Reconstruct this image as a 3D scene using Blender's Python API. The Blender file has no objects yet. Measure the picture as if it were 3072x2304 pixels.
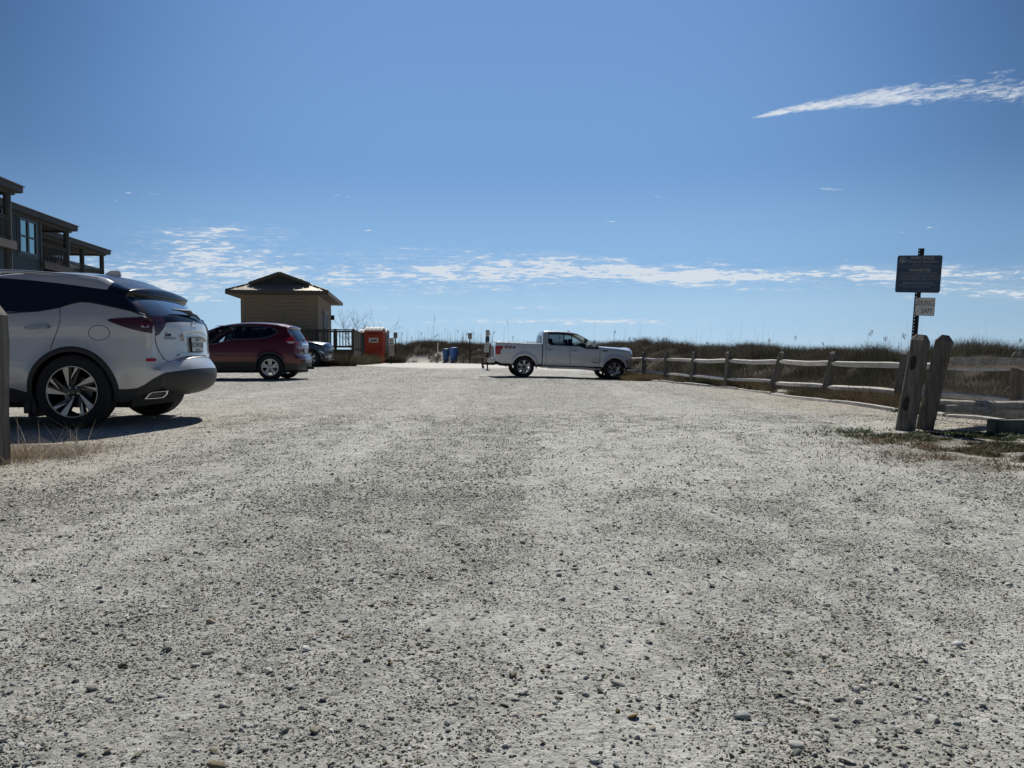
import bpy, bmesh, math, random
import numpy as np
from mathutils import Vector, Matrix
from mathutils.geometry import delaunay_2d_cdt

SC = bpy.context.scene
COL = SC.collection
R = math.radians
random.seed(7)
rng = np.random.default_rng(11)

# ------------------------------------------------------------------ camera
F, CX, CY, HZ = 2307.0, 1536.0, 1152.0, 1060.0
CAMH = 0.78
PITCH = math.atan((CY - HZ) / F)
cam_d = bpy.data.cameras.new('camera')
cam = bpy.data.objects.new('camera', cam_d)
COL.objects.link(cam)
cam_d.sensor_width = 36.0
cam_d.lens = 36.0 * F / 3072.0
cam_d.clip_start = 0.05
cam_d.clip_end = 20000
cam.location = (0, 0, CAMH)
cam.rotation_euler = (math.pi / 2 - PITCH, 0, 0)
SC.camera = cam

# ------------------------------------------------------------------ view, sky, sun
SC.view_settings.view_transform = 'Standard'
SC.view_settings.look = 'None'
SC.view_settings.exposure = 0.0
SC.view_settings.gamma = 1.0
SC.cycles.max_bounces = 8
SC.cycles.transparent_max_bounces = 12
SUN_AZ, SUN_EL = R(-2.0), R(45.0)

class NG:
    """tiny helper that writes math node graphs"""
    def __init__(s, nt): s.nt = nt
    def node(s, t, **k):
        n = s.nt.nodes.new(t)
        for a, b in k.items(): setattr(n, a, b)
        return n
    def put(s, inp, v):
        if isinstance(v, V): s.nt.links.new(v.o, inp)
        elif hasattr(v, 'links'): s.nt.links.new(v, inp)
        else: inp.default_value = v
    def m(s, op, a, b=0.0, c=None, clamp=False):
        n = s.node('ShaderNodeMath', operation=op, use_clamp=clamp)
        s.put(n.inputs[0], a); s.put(n.inputs[1], b)
        if c is not None: s.put(n.inputs[2], c)
        return V(s, n.outputs[0])
    def vec(s, x, y, z=0.0):
        n = s.node('ShaderNodeCombineXYZ')
        s.put(n.inputs[0], x); s.put(n.inputs[1], y); s.put(n.inputs[2], z)
        return V(s, n.outputs[0])
    def noise(s, v, scale, detail=4.0, rough=0.55, dist=0.0):
        n = s.node('ShaderNodeTexNoise')
        if v is not None: s.put(n.inputs['Vector'], v)
        n.inputs['Scale'].default_value = scale
        n.inputs['Detail'].default_value = detail
        n.inputs['Roughness'].default_value = rough
        n.inputs['Distortion'].default_value = dist
        return V(s, n.outputs['Fac'])
    def voro(s, v, scale, out='Distance', feature='F1', rand=1.0):
        n = s.node('ShaderNodeTexVoronoi', feature=feature)
        if v is not None: s.put(n.inputs['Vector'], v)
        n.inputs['Scale'].default_value = scale
        n.inputs['Randomness'].default_value = rand
        return V(s, n.outputs[out])
    def smooth(s, x, a, b, lo=0.0, hi=1.0):
        n = s.node('ShaderNodeMapRange', interpolation_type='SMOOTHSTEP')
        s.put(n.inputs['Value'], x)
        n.inputs['From Min'].default_value = a; n.inputs['From Max'].default_value = b
        n.inputs['To Min'].default_value = lo; n.inputs['To Max'].default_value = hi
        return V(s, n.outputs[0])
    def mixc(s, f, a, b, blend='MIX'):
        n = s.node('ShaderNodeMix', data_type='RGBA', blend_type=blend)
        s.put(n.inputs['Factor'], f)
        for inp, v in ((n.inputs['A'], a), (n.inputs['B'], b)):
            if isinstance(v, (tuple, list)): inp.default_value = tuple(v)[:3] + (1,)
            else: s.put(inp, v)
        return V(s, n.outputs['Result'])
    def bump(s, h, strength=0.5, dist=0.01, normal=None):
        n = s.node('ShaderNodeBump')
        n.inputs['Strength'].default_value = strength
        n.inputs['Distance'].default_value = dist
        s.put(n.inputs['Height'], h)
        if normal is not None: s.put(n.inputs['Normal'], normal)
        return V(s, n.outputs[0])

class V:
    def __init__(s, g, o): s.g = g; s.o = o
    def __add__(s, b): return s.g.m('ADD', s, b)
    def __radd__(s, b): return s.g.m('ADD', s, b)
    def __sub__(s, b): return s.g.m('SUBTRACT', s, b)
    def __rsub__(s, b): return s.g.m('SUBTRACT', b, s)
    def __mul__(s, b): return s.g.m('MULTIPLY', s, b)
    def __rmul__(s, b): return s.g.m('MULTIPLY', s, b)
    def __truediv__(s, b): return s.g.m('DIVIDE', s, b)

world = bpy.data.worlds.new('World')
SC.world = world
world.use_nodes = True
wt = world.node_tree
wt.nodes.clear()
g = NG(wt)
wout = g.node('ShaderNodeOutputWorld')
bg = g.node('ShaderNodeBackground')
wt.links.new(bg.outputs[0], wout.inputs[0])
sky = g.node('ShaderNodeTexSky', sky_type='NISHITA')
sky.sun_disc = False
sky.sun_elevation = SUN_EL
sky.sun_rotation = SUN_AZ
sky.altitude = 0
sky.air_density = 1.0
sky.dust_density = 0.35
sky.ozone_density = 2.6
tc = g.node('ShaderNodeTexCoord')
sep = g.node('ShaderNodeSeparateXYZ')
wt.links.new(tc.outputs['Generated'], sep.inputs[0])
dx, dy, dz = (V(g, sep.outputs[i]) for i in range(3))
ay = g.m('MAXIMUM', g.m('ABSOLUTE', dy), 0.05)
a = dx / ay                       # tangent of azimuth
e = dz / ay                       # tangent of elevation (ahead)
ez = g.m('MAXIMUM', dz, 0.012) + 0.012
px_, py_ = dx / ez, ay / ez       # cloud layer plane
def gauss(x, c, w):
    t = (x - c) * (1.0 / w)
    return g.m('EXPONENT', t * t * -1.0)
def ramp(fac, stops):
    n = g.node('ShaderNodeValToRGB')
    g.put(n.inputs[0], fac)
    cr = n.color_ramp
    while len(cr.elements) > 1: cr.elements.remove(cr.elements[-1])
    cr.elements[0].position = stops[0][0]; cr.elements[0].color = tuple(stops[0][1]) + (1,)
    for p_, c_ in stops[1:]:
        el = cr.elements.new(p_); el.color = tuple(c_) + (1,)
    cr.interpolation = 'EASE'
    return V(g, n.outputs[0])
# clear air: colour by height, dimmer away from the sun's side of the sky
hgt = g.m('MAXIMUM', dz, 0.0) / g.m('SQRT', dx * dx + dy * dy + 0.0004)      # tangent of elevation, all round
base = ramp(hgt, [(0.0, (.46, .65, .82)), (0.05, (.39, .60, .81)), (0.115, (.258, .465, .745)), (0.25, (.172, .340, .635)), (0.46, (.155, .305, .60)), (1.0, (.09, .18, .42))])
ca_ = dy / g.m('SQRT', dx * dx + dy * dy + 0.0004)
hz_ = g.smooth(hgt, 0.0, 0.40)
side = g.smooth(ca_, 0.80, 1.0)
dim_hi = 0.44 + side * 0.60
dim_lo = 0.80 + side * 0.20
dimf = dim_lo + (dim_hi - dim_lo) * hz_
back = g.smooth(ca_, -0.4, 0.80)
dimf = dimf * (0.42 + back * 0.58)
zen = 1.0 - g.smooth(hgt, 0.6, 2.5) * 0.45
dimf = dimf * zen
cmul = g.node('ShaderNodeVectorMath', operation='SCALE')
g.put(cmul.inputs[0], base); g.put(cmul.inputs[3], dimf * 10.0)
SKYC = g.node('ShaderNodeHueSaturation')
wt.links.new(sky.outputs[0], SKYC.inputs['Color'])
SKYC.inputs['Saturation'].default_value = 1.0
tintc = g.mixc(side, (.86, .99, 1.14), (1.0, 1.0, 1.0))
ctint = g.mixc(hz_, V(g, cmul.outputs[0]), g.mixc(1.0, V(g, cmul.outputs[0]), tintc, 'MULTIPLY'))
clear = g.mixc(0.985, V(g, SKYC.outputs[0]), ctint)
# altocumulus flakes on a flat layer, seen in perspective
lay = g.vec(px_ * 1.0, py_ * 0.82, 3.1)
n1 = g.noise(lay, 2.6, 7.0, 0.60, 0.35)
n3 = g.noise(g.vec(a * 26.0, e * 150.0, 4.0), 1.0, 5.0, 0.62, 0.4)
n2 = g.noise(g.vec(a * 6.5 + 3.0, e * 42.0, 7.0), 1.0, 3.0, 0.5)
cov = gauss(a, -0.62, 0.15) * gauss(e, 0.100, 0.036) * 1.00
cov = cov + gauss(a, -0.38, 0.15) * gauss(e, 0.125, 0.042) * 0.72
cov = cov + gauss(a, -0.42, 0.24) * gauss(e, 0.090, 0.020) * 0.50
cov = cov + gauss(a, -0.10, 0.18) * gauss(e, 0.102, 0.026) * 0.62
cov = cov + gauss(a, 0.24, 0.26) * gauss(e, 0.095, 0.016) * 0.80
cov = cov + gauss(a, 0.06, 0.18) * gauss(e, 0.115, 0.018) * 0.62
cov = cov + gauss(a, 0.50, 0.28) * gauss(e, 0.103, 0.010) * 0.98
cov = cov + gauss(a, 0.62, 0.12) * gauss(e, 0.076, 0.010) * 0.70
cov = cov + gauss(a, 0.08, 0.30) * gauss(e, 0.041, 0.005) * 0.95
cov = cov + gauss(a, -0.10, 0.22) * gauss(e, 0.060, 0.005) * 0.55
cov = cov + gauss(e, 0.12, 0.08) * 0.12
n4 = g.noise(g.vec(a * 62.0, e * 380.0, 6.0), 1.0, 3.0, 0.6, 0.3)
nn = n1 * 0.30 + n3 * 0.36 + n4 * 0.34
th = 0.652 - cov * 0.150 - (n2 - 0.5) * 0.36
d1 = g.smooth(nn - th, -0.012, 0.060)
thin = g.smooth(nn - th, -0.11, 0.05) * 0.22
ca = g.m('MAXIMUM', d1 * 0.84, thin * g.smooth(cov, 0.12, 0.5)) * g.smooth(e, 0.012, 0.026) * (1.0 - g.smooth(e, 0.19, 0.25))
# the long wisp high on the right
u = a - 0.292
v = e - 0.298 - u * 0.17 + u * u * 0.31
topw = g.m('MAXIMUM', u, 0.0) * 0.165 + 0.0018
ns = g.noise(g.vec(a * 20.0 + e * 6.0, e * 100.0 - a * 15.0, 2.0), 1.0, 9.0, 0.70, 0.7)
ns2 = g.noise(g.vec(a * 9.0, e * 34.0 - a * 5.0, 5.0), 1.0, 3.0, 0.5, 0.3)
vv_ = v + (ns2 - 0.5) * 0.020 * g.smooth(u, 0.0, 0.22)
tt = vv_ / topw                     # 0 at the lower edge, 1 at the upper edge
core = g.smooth(tt, -0.22, 0.24) * (1.0 - g.smooth(tt, 0.22, 1.0))
far_ = g.smooth(u, 0.17, 0.30)
w1 = core * g.smooth(u, -0.005, 0.035)
ns3 = g.noise(g.vec(a * 60.0 + e * 10.0, e * 260.0 - a * 40.0, 8.0), 1.0, 5.0, 0.7, 0.5)
wisp = g.smooth(ns * 0.65 + ns3 * 0.6 + w1 * (0.36 - far_ * 0.16), 0.70, 1.06) * g.smooth(w1, 0.01, 0.35) * g.smooth(dy, 0.0, 0.2) * (1.0 - g.smooth(u, 0.40, 0.56))
nf = g.noise(g.vec(a * 17.0, e * 70.0, 9.0), 1.0, 5.0, 0.65, 0.3)
puffs = g.smooth(nf, 0.70, 0.80) * 0.5 * g.smooth(e, 0.10, 0.14) * (1.0 - g.smooth(e, 0.20, 0.42))
ca = g.m('MAXIMUM', ca, g.m('MAXIMUM', wisp * 0.92, puffs * 0.22), clamp=True)
cloudc = g.node('ShaderNodeRGB'); cloudc.outputs[0].default_value = (7.2, 7.7, 8.2, 1)
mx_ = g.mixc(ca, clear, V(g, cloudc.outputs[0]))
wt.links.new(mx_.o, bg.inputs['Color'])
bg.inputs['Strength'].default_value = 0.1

sun_d = bpy.data.lights.new('sun', 'SUN')
sun_d.energy = 5.0
sun_d.angle = R(0.55)
sun_d.color = (1.0, 0.955, 0.88)
sun = bpy.data.objects.new('sun', sun_d)
COL.objects.link(sun)
sd = Vector((math.sin(SUN_AZ) * math.cos(SUN_EL), math.cos(SUN_AZ) * math.cos(SUN_EL), math.sin(SUN_EL)))
sun.rotation_euler = sd.to_track_quat('Z', 'Y').to_euler()
sun.location = (0, 0, 30)

# ------------------------------------------------------------------ helpers
def at(px, py, Y):
    """world point that the photograph shows at pixel (px,py) when it lies Y metres ahead"""
    xc, yc = (px - CX) / F, (CY - py) / F
    fw = math.cos(PITCH) + yc * math.sin(PITCH)
    up = yc * math.cos(PITCH) - math.sin(PITCH)
    return Vector((xc / fw * Y, Y, CAMH + up / fw * Y))

def interp(x, pts):
    return np.interp(x, [p[0] for p in pts], [p[1] for p in pts])

def smin(t):
    t = np.clip(t, 0, 1)
    return t * t * (3 - 2 * t)

def vnoise(x, y, seed=0, per=4096):
    """value noise on numpy arrays"""
    x = np.asarray(x, float); y = np.asarray(y, float)
    xi, yi = np.floor(x).astype(np.int64), np.floor(y).astype(np.int64)
    fx, fy = x - xi, y - yi
    fx, fy = fx * fx * (3 - 2 * fx), fy * fy * (3 - 2 * fy)
    def h(i, j):
        n = (i * 374761393 + j * 668265263 + seed * 1442695041) & 0xffffffff
        n = ((n ^ (n >> 13)) * 1274126177) & 0xffffffff
        return ((n ^ (n >> 16)) & 0xffff) / 65535.0
    return ((h(xi, yi) * (1 - fx) + h(xi + 1, yi) * fx) * (1 - fy) +
            (h(xi, yi + 1) * (1 - fx) + h(xi + 1, yi + 1) * fx) * fy)

def fbm(x, y, seed=0, o=4):
    s, amp, tot = 0, 1.0, 0
    for k in range(o):
        s = s + amp * vnoise(x * 2 ** k, y * 2 ** k, seed + k * 17); tot += amp; amp *= 0.5
    return s / tot

# ground heights read off the photograph at a few places
GP = np.array([(-4.5, 7.9, 0), (-2, 2, 0), (2, 2, 0), (0, 5, 0), (-7.5, 22.5, .012), (-9, 28, .06), (0.6, 30.6, -.168), (4.3, 31, -.283),
               (6.2, 15, -.11), (6.3, 12.4, -.06), (4, 7.6, .03), (7, 8, -.02), (-9, 34.5, .168), (-8.3, 49, .15), (-3, 57, .05), (0, 20, -.06),
               (-2, 40, .02), (-12, 40, .2), (-25, 45, .25), (-25, 60, .3), (12, 20, -.1), (0, 90, .3), (8, 36, -.25), (20, 40, -.1), (-12, 12, 0.02),
               (5.6, 22, -.16), (-3, 12, -.01), (3, 13, -.04)])
def gbase(x, y):
    x = np.asarray(x, float); y = np.asarray(y, float)
    num = 0; den = 0
    for (a_, b_, c_) in GP:
        d2 = (x - a_) ** 2 + (y - b_) ** 2 + 0.6
        w_ = d2 ** -1.6
        num = num + w_ * c_; den = den + w_
    return num / den

ZB = [(900, 900), (1130, 90), (1185, 57), (1300, 57), (1450, 50), (1600, 44), (1900, 37), (2000, 29), (2083, 24.6), (2186, 21.2), (2350, 18.6),
      (2507, 16.0), (2708, 13.3), (3072, 10.9), (3500, 8.8), (5000, 7.5)]
ZC = [(900, 960), (1130, 100), (1190, 64), (1600, 60), (1807, 52), (1861, 47), (2000, 42), (2100, 38), (2200, 34), (2350, 28), (2480, 23), (2600, 20), (2700, 19), (2800, 22), (2900, 30), (3072, 24), (5000, 20)]
YC_ = [(900, 1060), (1130, 1062), (1190, 1034), (1263, 1025), (1317, 1030), (1443, 1033), (1550, 1037), (1700, 1037), (1807, 1032), (1861, 1027), (2000, 1028), (2100, 1038), (2200, 1043), (2350, 1048),
       (2480, 1050), (2600, 1053), (2700, 1055), (2800, 1050), (2931, 1043), (3072, 1054), (5000, 1054)]
def dune(x, y):
    """(height above the base terrain, 0..1 cover)"""
    x = np.asarray(x, float); y = np.asarray(y, float)
    yy = np.maximum(y, 0.5)
    px = CX + F * x / yy
    zb, zc, yc = interp(px, ZB), interp(px, ZC), interp(px, YC_)
    grassh = 0.22
    top = CAMH + (HZ - yc) / F * zc - grassh
    base = gbase(x, np.minimum(y, zb))
    t = smin((y - zb) / np.maximum(zc - zb, 1))
    h = (top - gbase(x, y)) * t
    h = h * (1 - 0.75 * smin((y - zc - 5) / 60))
    h = h + (fbm(x * .35, y * .35, 5) - .5) * .35 * t * (1 - smin((y - zc + 4) / 8)) 
    cover = smin((y - zb + .3) / 1.0)
    back = (y < 1.0)
    return np.where(back, 0, h), np.where(back, 0, cover)

def gh(x, y):
    h, c = dune(x, y)
    return gbase(x, y) + h

def ghf(x, y): return float(gh(np.array([x]), np.array([y]))[0])

# ---- objects
def tag(o, label=None, cat=None, group=None, kind=None):
    if label: o['label'] = label
    if cat: o['category'] = cat
    if group: o['group'] = group
    if kind: o['kind'] = kind
    return o

def empty(name, loc=(0, 0, 0), rz=0.0, label=None, cat=None, group=None):
    o = bpy.data.objects.new(name, None)
    COL.objects.link(o)
    o.location = loc
    o.rotation_euler = (0, 0, rz)
    o.empty_display_size = 0.2
    return tag(o, label, cat, group)

def link_mesh(name, me, mats, parent=None):
    o = bpy.data.objects.new(name, me)
    if not isinstance(mats, (list, tuple)): mats = [mats]
    for m in mats: me.materials.append(m)
    COL.objects.link(o)
    if parent is not None: o.parent = parent
    return o

def smooth_me(me, angle=None):
    me.polygons.foreach_set('use_smooth', [True] * len(me.polygons))
    if angle is not None:
        try: me.set_sharp_from_angle(angle=R(angle))
        except Exception: pass

class MB:
    """collects simple shapes, then links them as ONE mesh object"""
    def __init__(s): s.v = []; s.f = []; s.mi = []
    def add(s, vs, fs, mi=0):
        b = len(s.v)
        s.v += [tuple(p) for p in vs]
        s.f += [tuple(i + b for i in f) for f in fs]
        s.mi += [mi] * len(fs)
        return s
    def box(s, c, d, rot=None, mi=0):
        hx, hy, hz = d[0] / 2, d[1] / 2, d[2] / 2
        vs = [Vector((x, y, z)) for x in (-hx, hx) for y in (-hy, hy) for z in (-hz, hz)]
        if rot is not None: vs = [rot @ p for p in vs]
        c = Vector(c)
        return s.add([p + c for p in vs], [(0, 1, 3, 2), (4, 6, 7, 5), (0, 4, 5, 1), (2, 3, 7, 6), (0, 2, 6, 4), (1, 5, 7, 3)], mi)
    def beam(s, p, q, w, h, up=(0, 0, 1), mi=0):
        p, q = Vector(p), Vector(q)
        d = (q - p); L = d.length; d.normalize()
        side = d.cross(Vector(up)); side.normalize(); u_ = side.cross(d)
        m = Matrix((side, d, u_)).transposed()
        return s.box((p + q) / 2, (w, L, h), m, mi)
    def tube(s, pts, r, n=8, mi=0, cap=True):
        pts = [Vector(p) for p in pts]
        rs = r if isinstance(r, (list, tuple)) else [r] * len(pts)
        rings = []; up = None
        for i, p in enumerate(pts):
            d = (pts[min(i + 1, len(pts) - 1)] - pts[max(i - 1, 0)]).normalized()
            if up is None: up = Vector((0, 0, 1)) if abs(d.z) < .9 else Vector((1, 0, 0))
            sd_ = d.cross(up).normalized(); up = sd_.cross(d)
            rings.append([p + (sd_ * math.cos(2 * math.pi * k / n) + up * math.sin(2 * math.pi * k / n)) * rs[i] for k in range(n)])
        vs = [q for r_ in rings for q in r_]
        fs = [(i * n + k, i * n + (k + 1) % n, (i + 1) * n + (k + 1) % n, (i + 1) * n + k) for i in range(len(pts) - 1) for k in range(n)]
        if cap: fs += [tuple(range(n - 1, -1, -1)), tuple((len(pts) - 1) * n + k for k in range(n))]
        return s.add(vs, fs, mi)
    def prism(s, poly, fn0, fn1, mi=0):
        """poly of 2D points mapped by fn0 (bottom) and fn1 (top)"""
        n = len(poly)
        vs = [fn0(*p) for p in poly] + [fn1(*p) for p in poly]
        fs = [tuple(range(n - 1, -1, -1)), tuple(range(n, 2 * n))] + [(k, (k + 1) % n, n + (k + 1) % n, n + k) for k in range(n)]
        return s.add(vs, fs, mi)
    def lathe(s, prof, axis='y', n=32, mi=0, c=(0, 0, 0)):
        """prof: (r, h) pairs, turned round the local axis"""
        vs = []
        for (r_, h_) in prof:
            for k in range(n):
                a_ = 2 * math.pi * k / n
                p = (r_ * math.cos(a_), h_, r_ * math.sin(a_)) if axis == 'y' else (r_ * math.cos(a_), r_ * math.sin(a_), h_)
                vs.append((p[0] + c[0], p[1] + c[1], p[2] + c[2]))
        fs = [(i * n + k, i * n + (k + 1) % n, (i + 1) * n + (k + 1) % n, (i + 1) * n + k) for i in range(len(prof) - 1) for k in range(n)]
        return s.add(vs, fs, mi)
    def build(s, name, mats, parent=None, smooth=None, bevel=0.0, recalc=True):
        me = bpy.data.meshes.new(name)
        me.from_pydata(s.v, [], s.f)
        if any(s.mi): me.polygons.foreach_set('material_index', s.mi)
        if recalc:
            bm = bmesh.new(); bm.from_mesh(me)
            bmesh.ops.recalc_face_normals(bm, faces=bm.faces)
            if bevel > 0:
                bmesh.ops.bevel(bm, geom=[e_ for e_ in bm.edges if e_.calc_face_angle(0) > .5] , offset=bevel, segments=2, affect='EDGES', clamp_overlap=True)
            bm.to_mesh(me); bm.free()
        me.update()
        if smooth is not None: smooth_me(me, smooth)
        return link_mesh(name, me, mats, parent)

def big_mesh(name, verts, faces, mat, colors=None, smooth=False):
    """fast numpy mesh: faces is (n,k) array"""
    me = bpy.data.meshes.new(name)
    nv, (nf, k) = len(verts), faces.shape
    me.vertices.add(nv); me.loops.add(nf * k); me.polygons.add(nf)
    me.vertices.foreach_set('co', np.asarray(verts, np.float32).ravel())
    me.loops.foreach_set('vertex_index', faces.astype(np.int32).ravel())
    me.polygons.foreach_set('loop_start', np.arange(0, nf * k, k, dtype=np.int32))
    if smooth: me.polygons.foreach_set('use_smooth', np.ones(nf, bool))
    me.update(calc_edges=True)
    if colors is not None:
        at_ = me.color_attributes.new('tint', 'FLOAT_COLOR', 'POINT')
        c4 = np.ones((nv, 4), np.float32); c4[:, :colors.shape[1]] = colors
        at_.data.foreach_set('color', c4.ravel())
    me.validate()
    return link_mesh(name, me, mat)

def text_mesh(s, size, extrude=0.0008, bold=0.0, align='CENTER', space=1.0, shear=0.0):
    cu = bpy.data.curves.new('t', 'FONT')
    cu.body = s; cu.size = size; cu.extrude = extrude; cu.offset = bold
    cu.align_x = align; cu.align_y = 'CENTER'; cu.space_character = space; cu.shear = shear
    cu.resolution_u = 3
    ob = bpy.data.objects.new('t', cu)
    COL.objects.link(ob)
    dg = bpy.context.evaluated_depsgraph_get()
    me = bpy.data.meshes.new_from_object(ob.evaluated_get(dg))
    bpy.data.objects.remove(ob); bpy.data.curves.remove(cu)
    return me

def text_into(mb, s, size, M, mi=0, **k):
    me = text_mesh(s, size, **k)
    mb.add([M @ v_.co for v_ in me.vertices], [tuple(p.vertices) for p in me.polygons], mi)
    bpy.data.meshes.remove(me)

# ------------------------------------------------------------------ materials
def mat(name, col, rough=0.6, metal=0.0, coat=0.0, var=0.0, vscale=4.0, bump=0.0, bscale=60.0, spec=0.5, stretch=None, col2=None, coords='Object', trans=0.0):
    m = bpy.data.materials.new(name)
    m.use_nodes = True
    nt = m.node_tree
    b = nt.nodes['Principled BSDF']
    b.inputs['Base Color'].default_value = tuple(col) + (1,)
    b.inputs['Roughness'].default_value = rough
    b.inputs['Metallic'].default_value = metal
    b.inputs['Coat Weight'].default_value = coat
    b.inputs['Coat Roughness'].default_value = 0.03
    b.inputs['Specular IOR Level'].default_value = spec
    if var or bump or col2:
        g_ = NG(nt)
        t = g_.node('ShaderNodeTexCoord')
        vv = V(g_, t.outputs[coords])
        if stretch:
            mp = g_.node('ShaderNodeMapping'); mp.inputs['Scale'].default_value = stretch
            nt.links.new(vv.o, mp.inputs['Vector']); vv = V(g_, mp.outputs[0])
        n = g_.noise(vv, vscale, 6.0, 0.6)
        c2 = col2 if col2 else tuple(c * (1 - var) for c in col)
        c1 = tuple(min(1, c * (1 + var * .6)) for c in col) if not col2 else col
        c = g_.mixc(g_.smooth(n, 0.3, 0.7), c2, c1)
        nt.links.new(c.o, b.inputs['Base Color'])
        if bump:
            h = g_.noise(vv, bscale, 5.0, 0.65)
            bn = g_.bump(h, min(1.0, bump), 0.01)
            nt.links.new(bn.o, b.inputs['Normal'])
    return m

def wood_mat(name, c1, c2, axis='z', k=1.0):
    m = bpy.data.materials.new(name); m.use_nodes = True
    nt = m.node_tree; b = nt.nodes['Principled BSDF']; g_ = NG(nt)
    t = g_.node('ShaderNodeTexCoord')
    mp = g_.node('ShaderNodeMapping')
    mp.inputs['Scale'].default_value = {'z': (14 * k, 14 * k, .9 * k), 'x': (.9 * k, 14 * k, 14 * k), 'y': (14 * k, .9 * k, 14 * k)}[axis]
    nt.links.new(t.outputs['Object'], mp.inputs['Vector'])
    n = g_.noise(V(g_, mp.outputs[0]), 2.2, 7.0, 0.65, 0.4)
    n2 = g_.noise(V(g_, t.outputs['Object']), 5.0, 4.0, 0.6)
    c = g_.mixc(g_.smooth(n, .32, .66), c2, c1)
    c = g_.mixc(g_.smooth(n2, .45, .75) * 0.45, c, tuple(x * .62 for x in c2))
    nt.links.new(c.o, b.inputs['Base Color'])
    b.inputs['Roughness'].default_value = .82
    b.inputs['Specular IOR Level'].default_value = .25
    bn = g_.bump(n, 0.9, 0.012)
    nt.links.new(bn.o, b.inputs['Normal'])
    return m

def glass_mat(name, tint=(.6, .65, .66), refl=1.0):
    m = bpy.data.materials.new(name); m.use_nodes = True
    nt = m.node_tree; nt.nodes.clear(); g_ = NG(nt)
    out = g_.node('ShaderNodeOutputMaterial')
    tr = g_.node('ShaderNodeBsdfTransparent'); tr.inputs[0].default_value = tint + (1,)
    gl = g_.node('ShaderNodeBsdfGlossy'); gl.inputs['Roughness'].default_value = .02
    gl.inputs['Color'].default_value = (.9, .95, 1, 1)
    fr = g_.node('ShaderNodeFresnel'); fr.inputs[0].default_value = 1.5
    mx = g_.node('ShaderNodeMixShader')
    nt.links.new((V(g_, fr.outputs[0]) * refl).o, mx.inputs[0])
    nt.links.new(tr.outputs[0], mx.inputs[1]); nt.links.new(gl.outputs[0], mx.inputs[2])
    nt.links.new(mx.outputs[0], out.inputs[0])
    return m

def tint_mat(name, rough=.9, spec=.2, trans=0.0):
    """colour comes from the mesh attribute 'tint' (per stone / per blade)"""
    m = bpy.data.materials.new(name); m.use_nodes = True
    nt = m.node_tree; b = nt.nodes['Principled BSDF']; g_ = NG(nt)
    at_ = g_.node('ShaderNodeAttribute', attribute_name='tint')
    nt.links.new(at_.outputs['Color'], b.inputs['Base Color'])
    b.inputs['Roughness'].default_value = rough
    b.inputs['Specular IOR Level'].default_value = spec
    if trans:
        tl = g_.node('ShaderNodeBsdfTranslucent'); nt.links.new(at_.outputs['Color'], tl.inputs[0])
        mx = g_.node('ShaderNodeMixShader'); mx.inputs[0].default_value = trans
        nt.links.new(b.outputs[0], mx.inputs[1]); nt.links.new(tl.outputs[0], mx.inputs[2])
        nt.links.new(mx.outputs[0], nt.nodes['Material Output'].inputs[0])
    return m

# paints
M = {}
M['white'] = mat('white_paint', (.55, .55, .54), .28, 0.15, 1.0, var=.04, vscale=1.5)
M['truck'] = mat('silver_white_paint', (.58, .585, .59), .30, 0.2, 1.0, var=.04, vscale=1.5)
M['red'] = mat('dark_red_paint', (.085, .001, .002), .30, 0.35, .7)
M['blue'] = mat('slate_blue_paint', (.05, .068, .105), .3, 0.5, 1.0)
M['clad'] = mat('black_plastic', (.018, .019, .021), .55, bump=.12, bscale=260)
M['gap'] = mat('seam_black', (.01, .01, .012), .8)
M['gloss'] = mat('gloss_black', (.006, .006, .009), .12, 0, .6)
M['priv'] = mat('privacy_glass', (.004, .005, .008), .03, 0, .5)
M['rwin'] = mat('rear_glass', (.012, .014, .018), .08, 0, 1.0)
M['glass'] = glass_mat('clear_glass', (.62, .68, .68), 1.0)
M['tglass'] = glass_mat('tinted_glass', (.34, .38, .40), .8)
M['inside'] = mat('dark_upholstery', (.03, .03, .033), .9)
M['tyre'] = mat('tyre_rubber', (.017, .017, .018), .85, bump=.3, bscale=90)
M['rimd'] = mat('rim_black', (.012, .012, .014), .3, 0.3, .5)
M['rims'] = mat('rim_silver', (.40, .41, .42), .32, .85, .3, var=.1)
M['chrome'] = mat('chrome', (.72, .73, .75), .12, 1.0)
M['redl'] = mat('red_lens', (.34, .006, .010), .15, 0, .4)
M['redd'] = mat('dark_red_lens', (.045, .004, .007), .14, 0, .4)
M['clearl'] = mat('clear_lens', (.55, .55, .56), .12, .2, 1.0)
M['lampd'] = mat('lamp_smoked', (.05, .052, .06), .1, .2, 1.0)
M['plate'] = mat('plate_white', (.55, .56, .55), .5)
M['ink'] = mat('dark_ink', (.03, .035, .06), .6)
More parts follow.
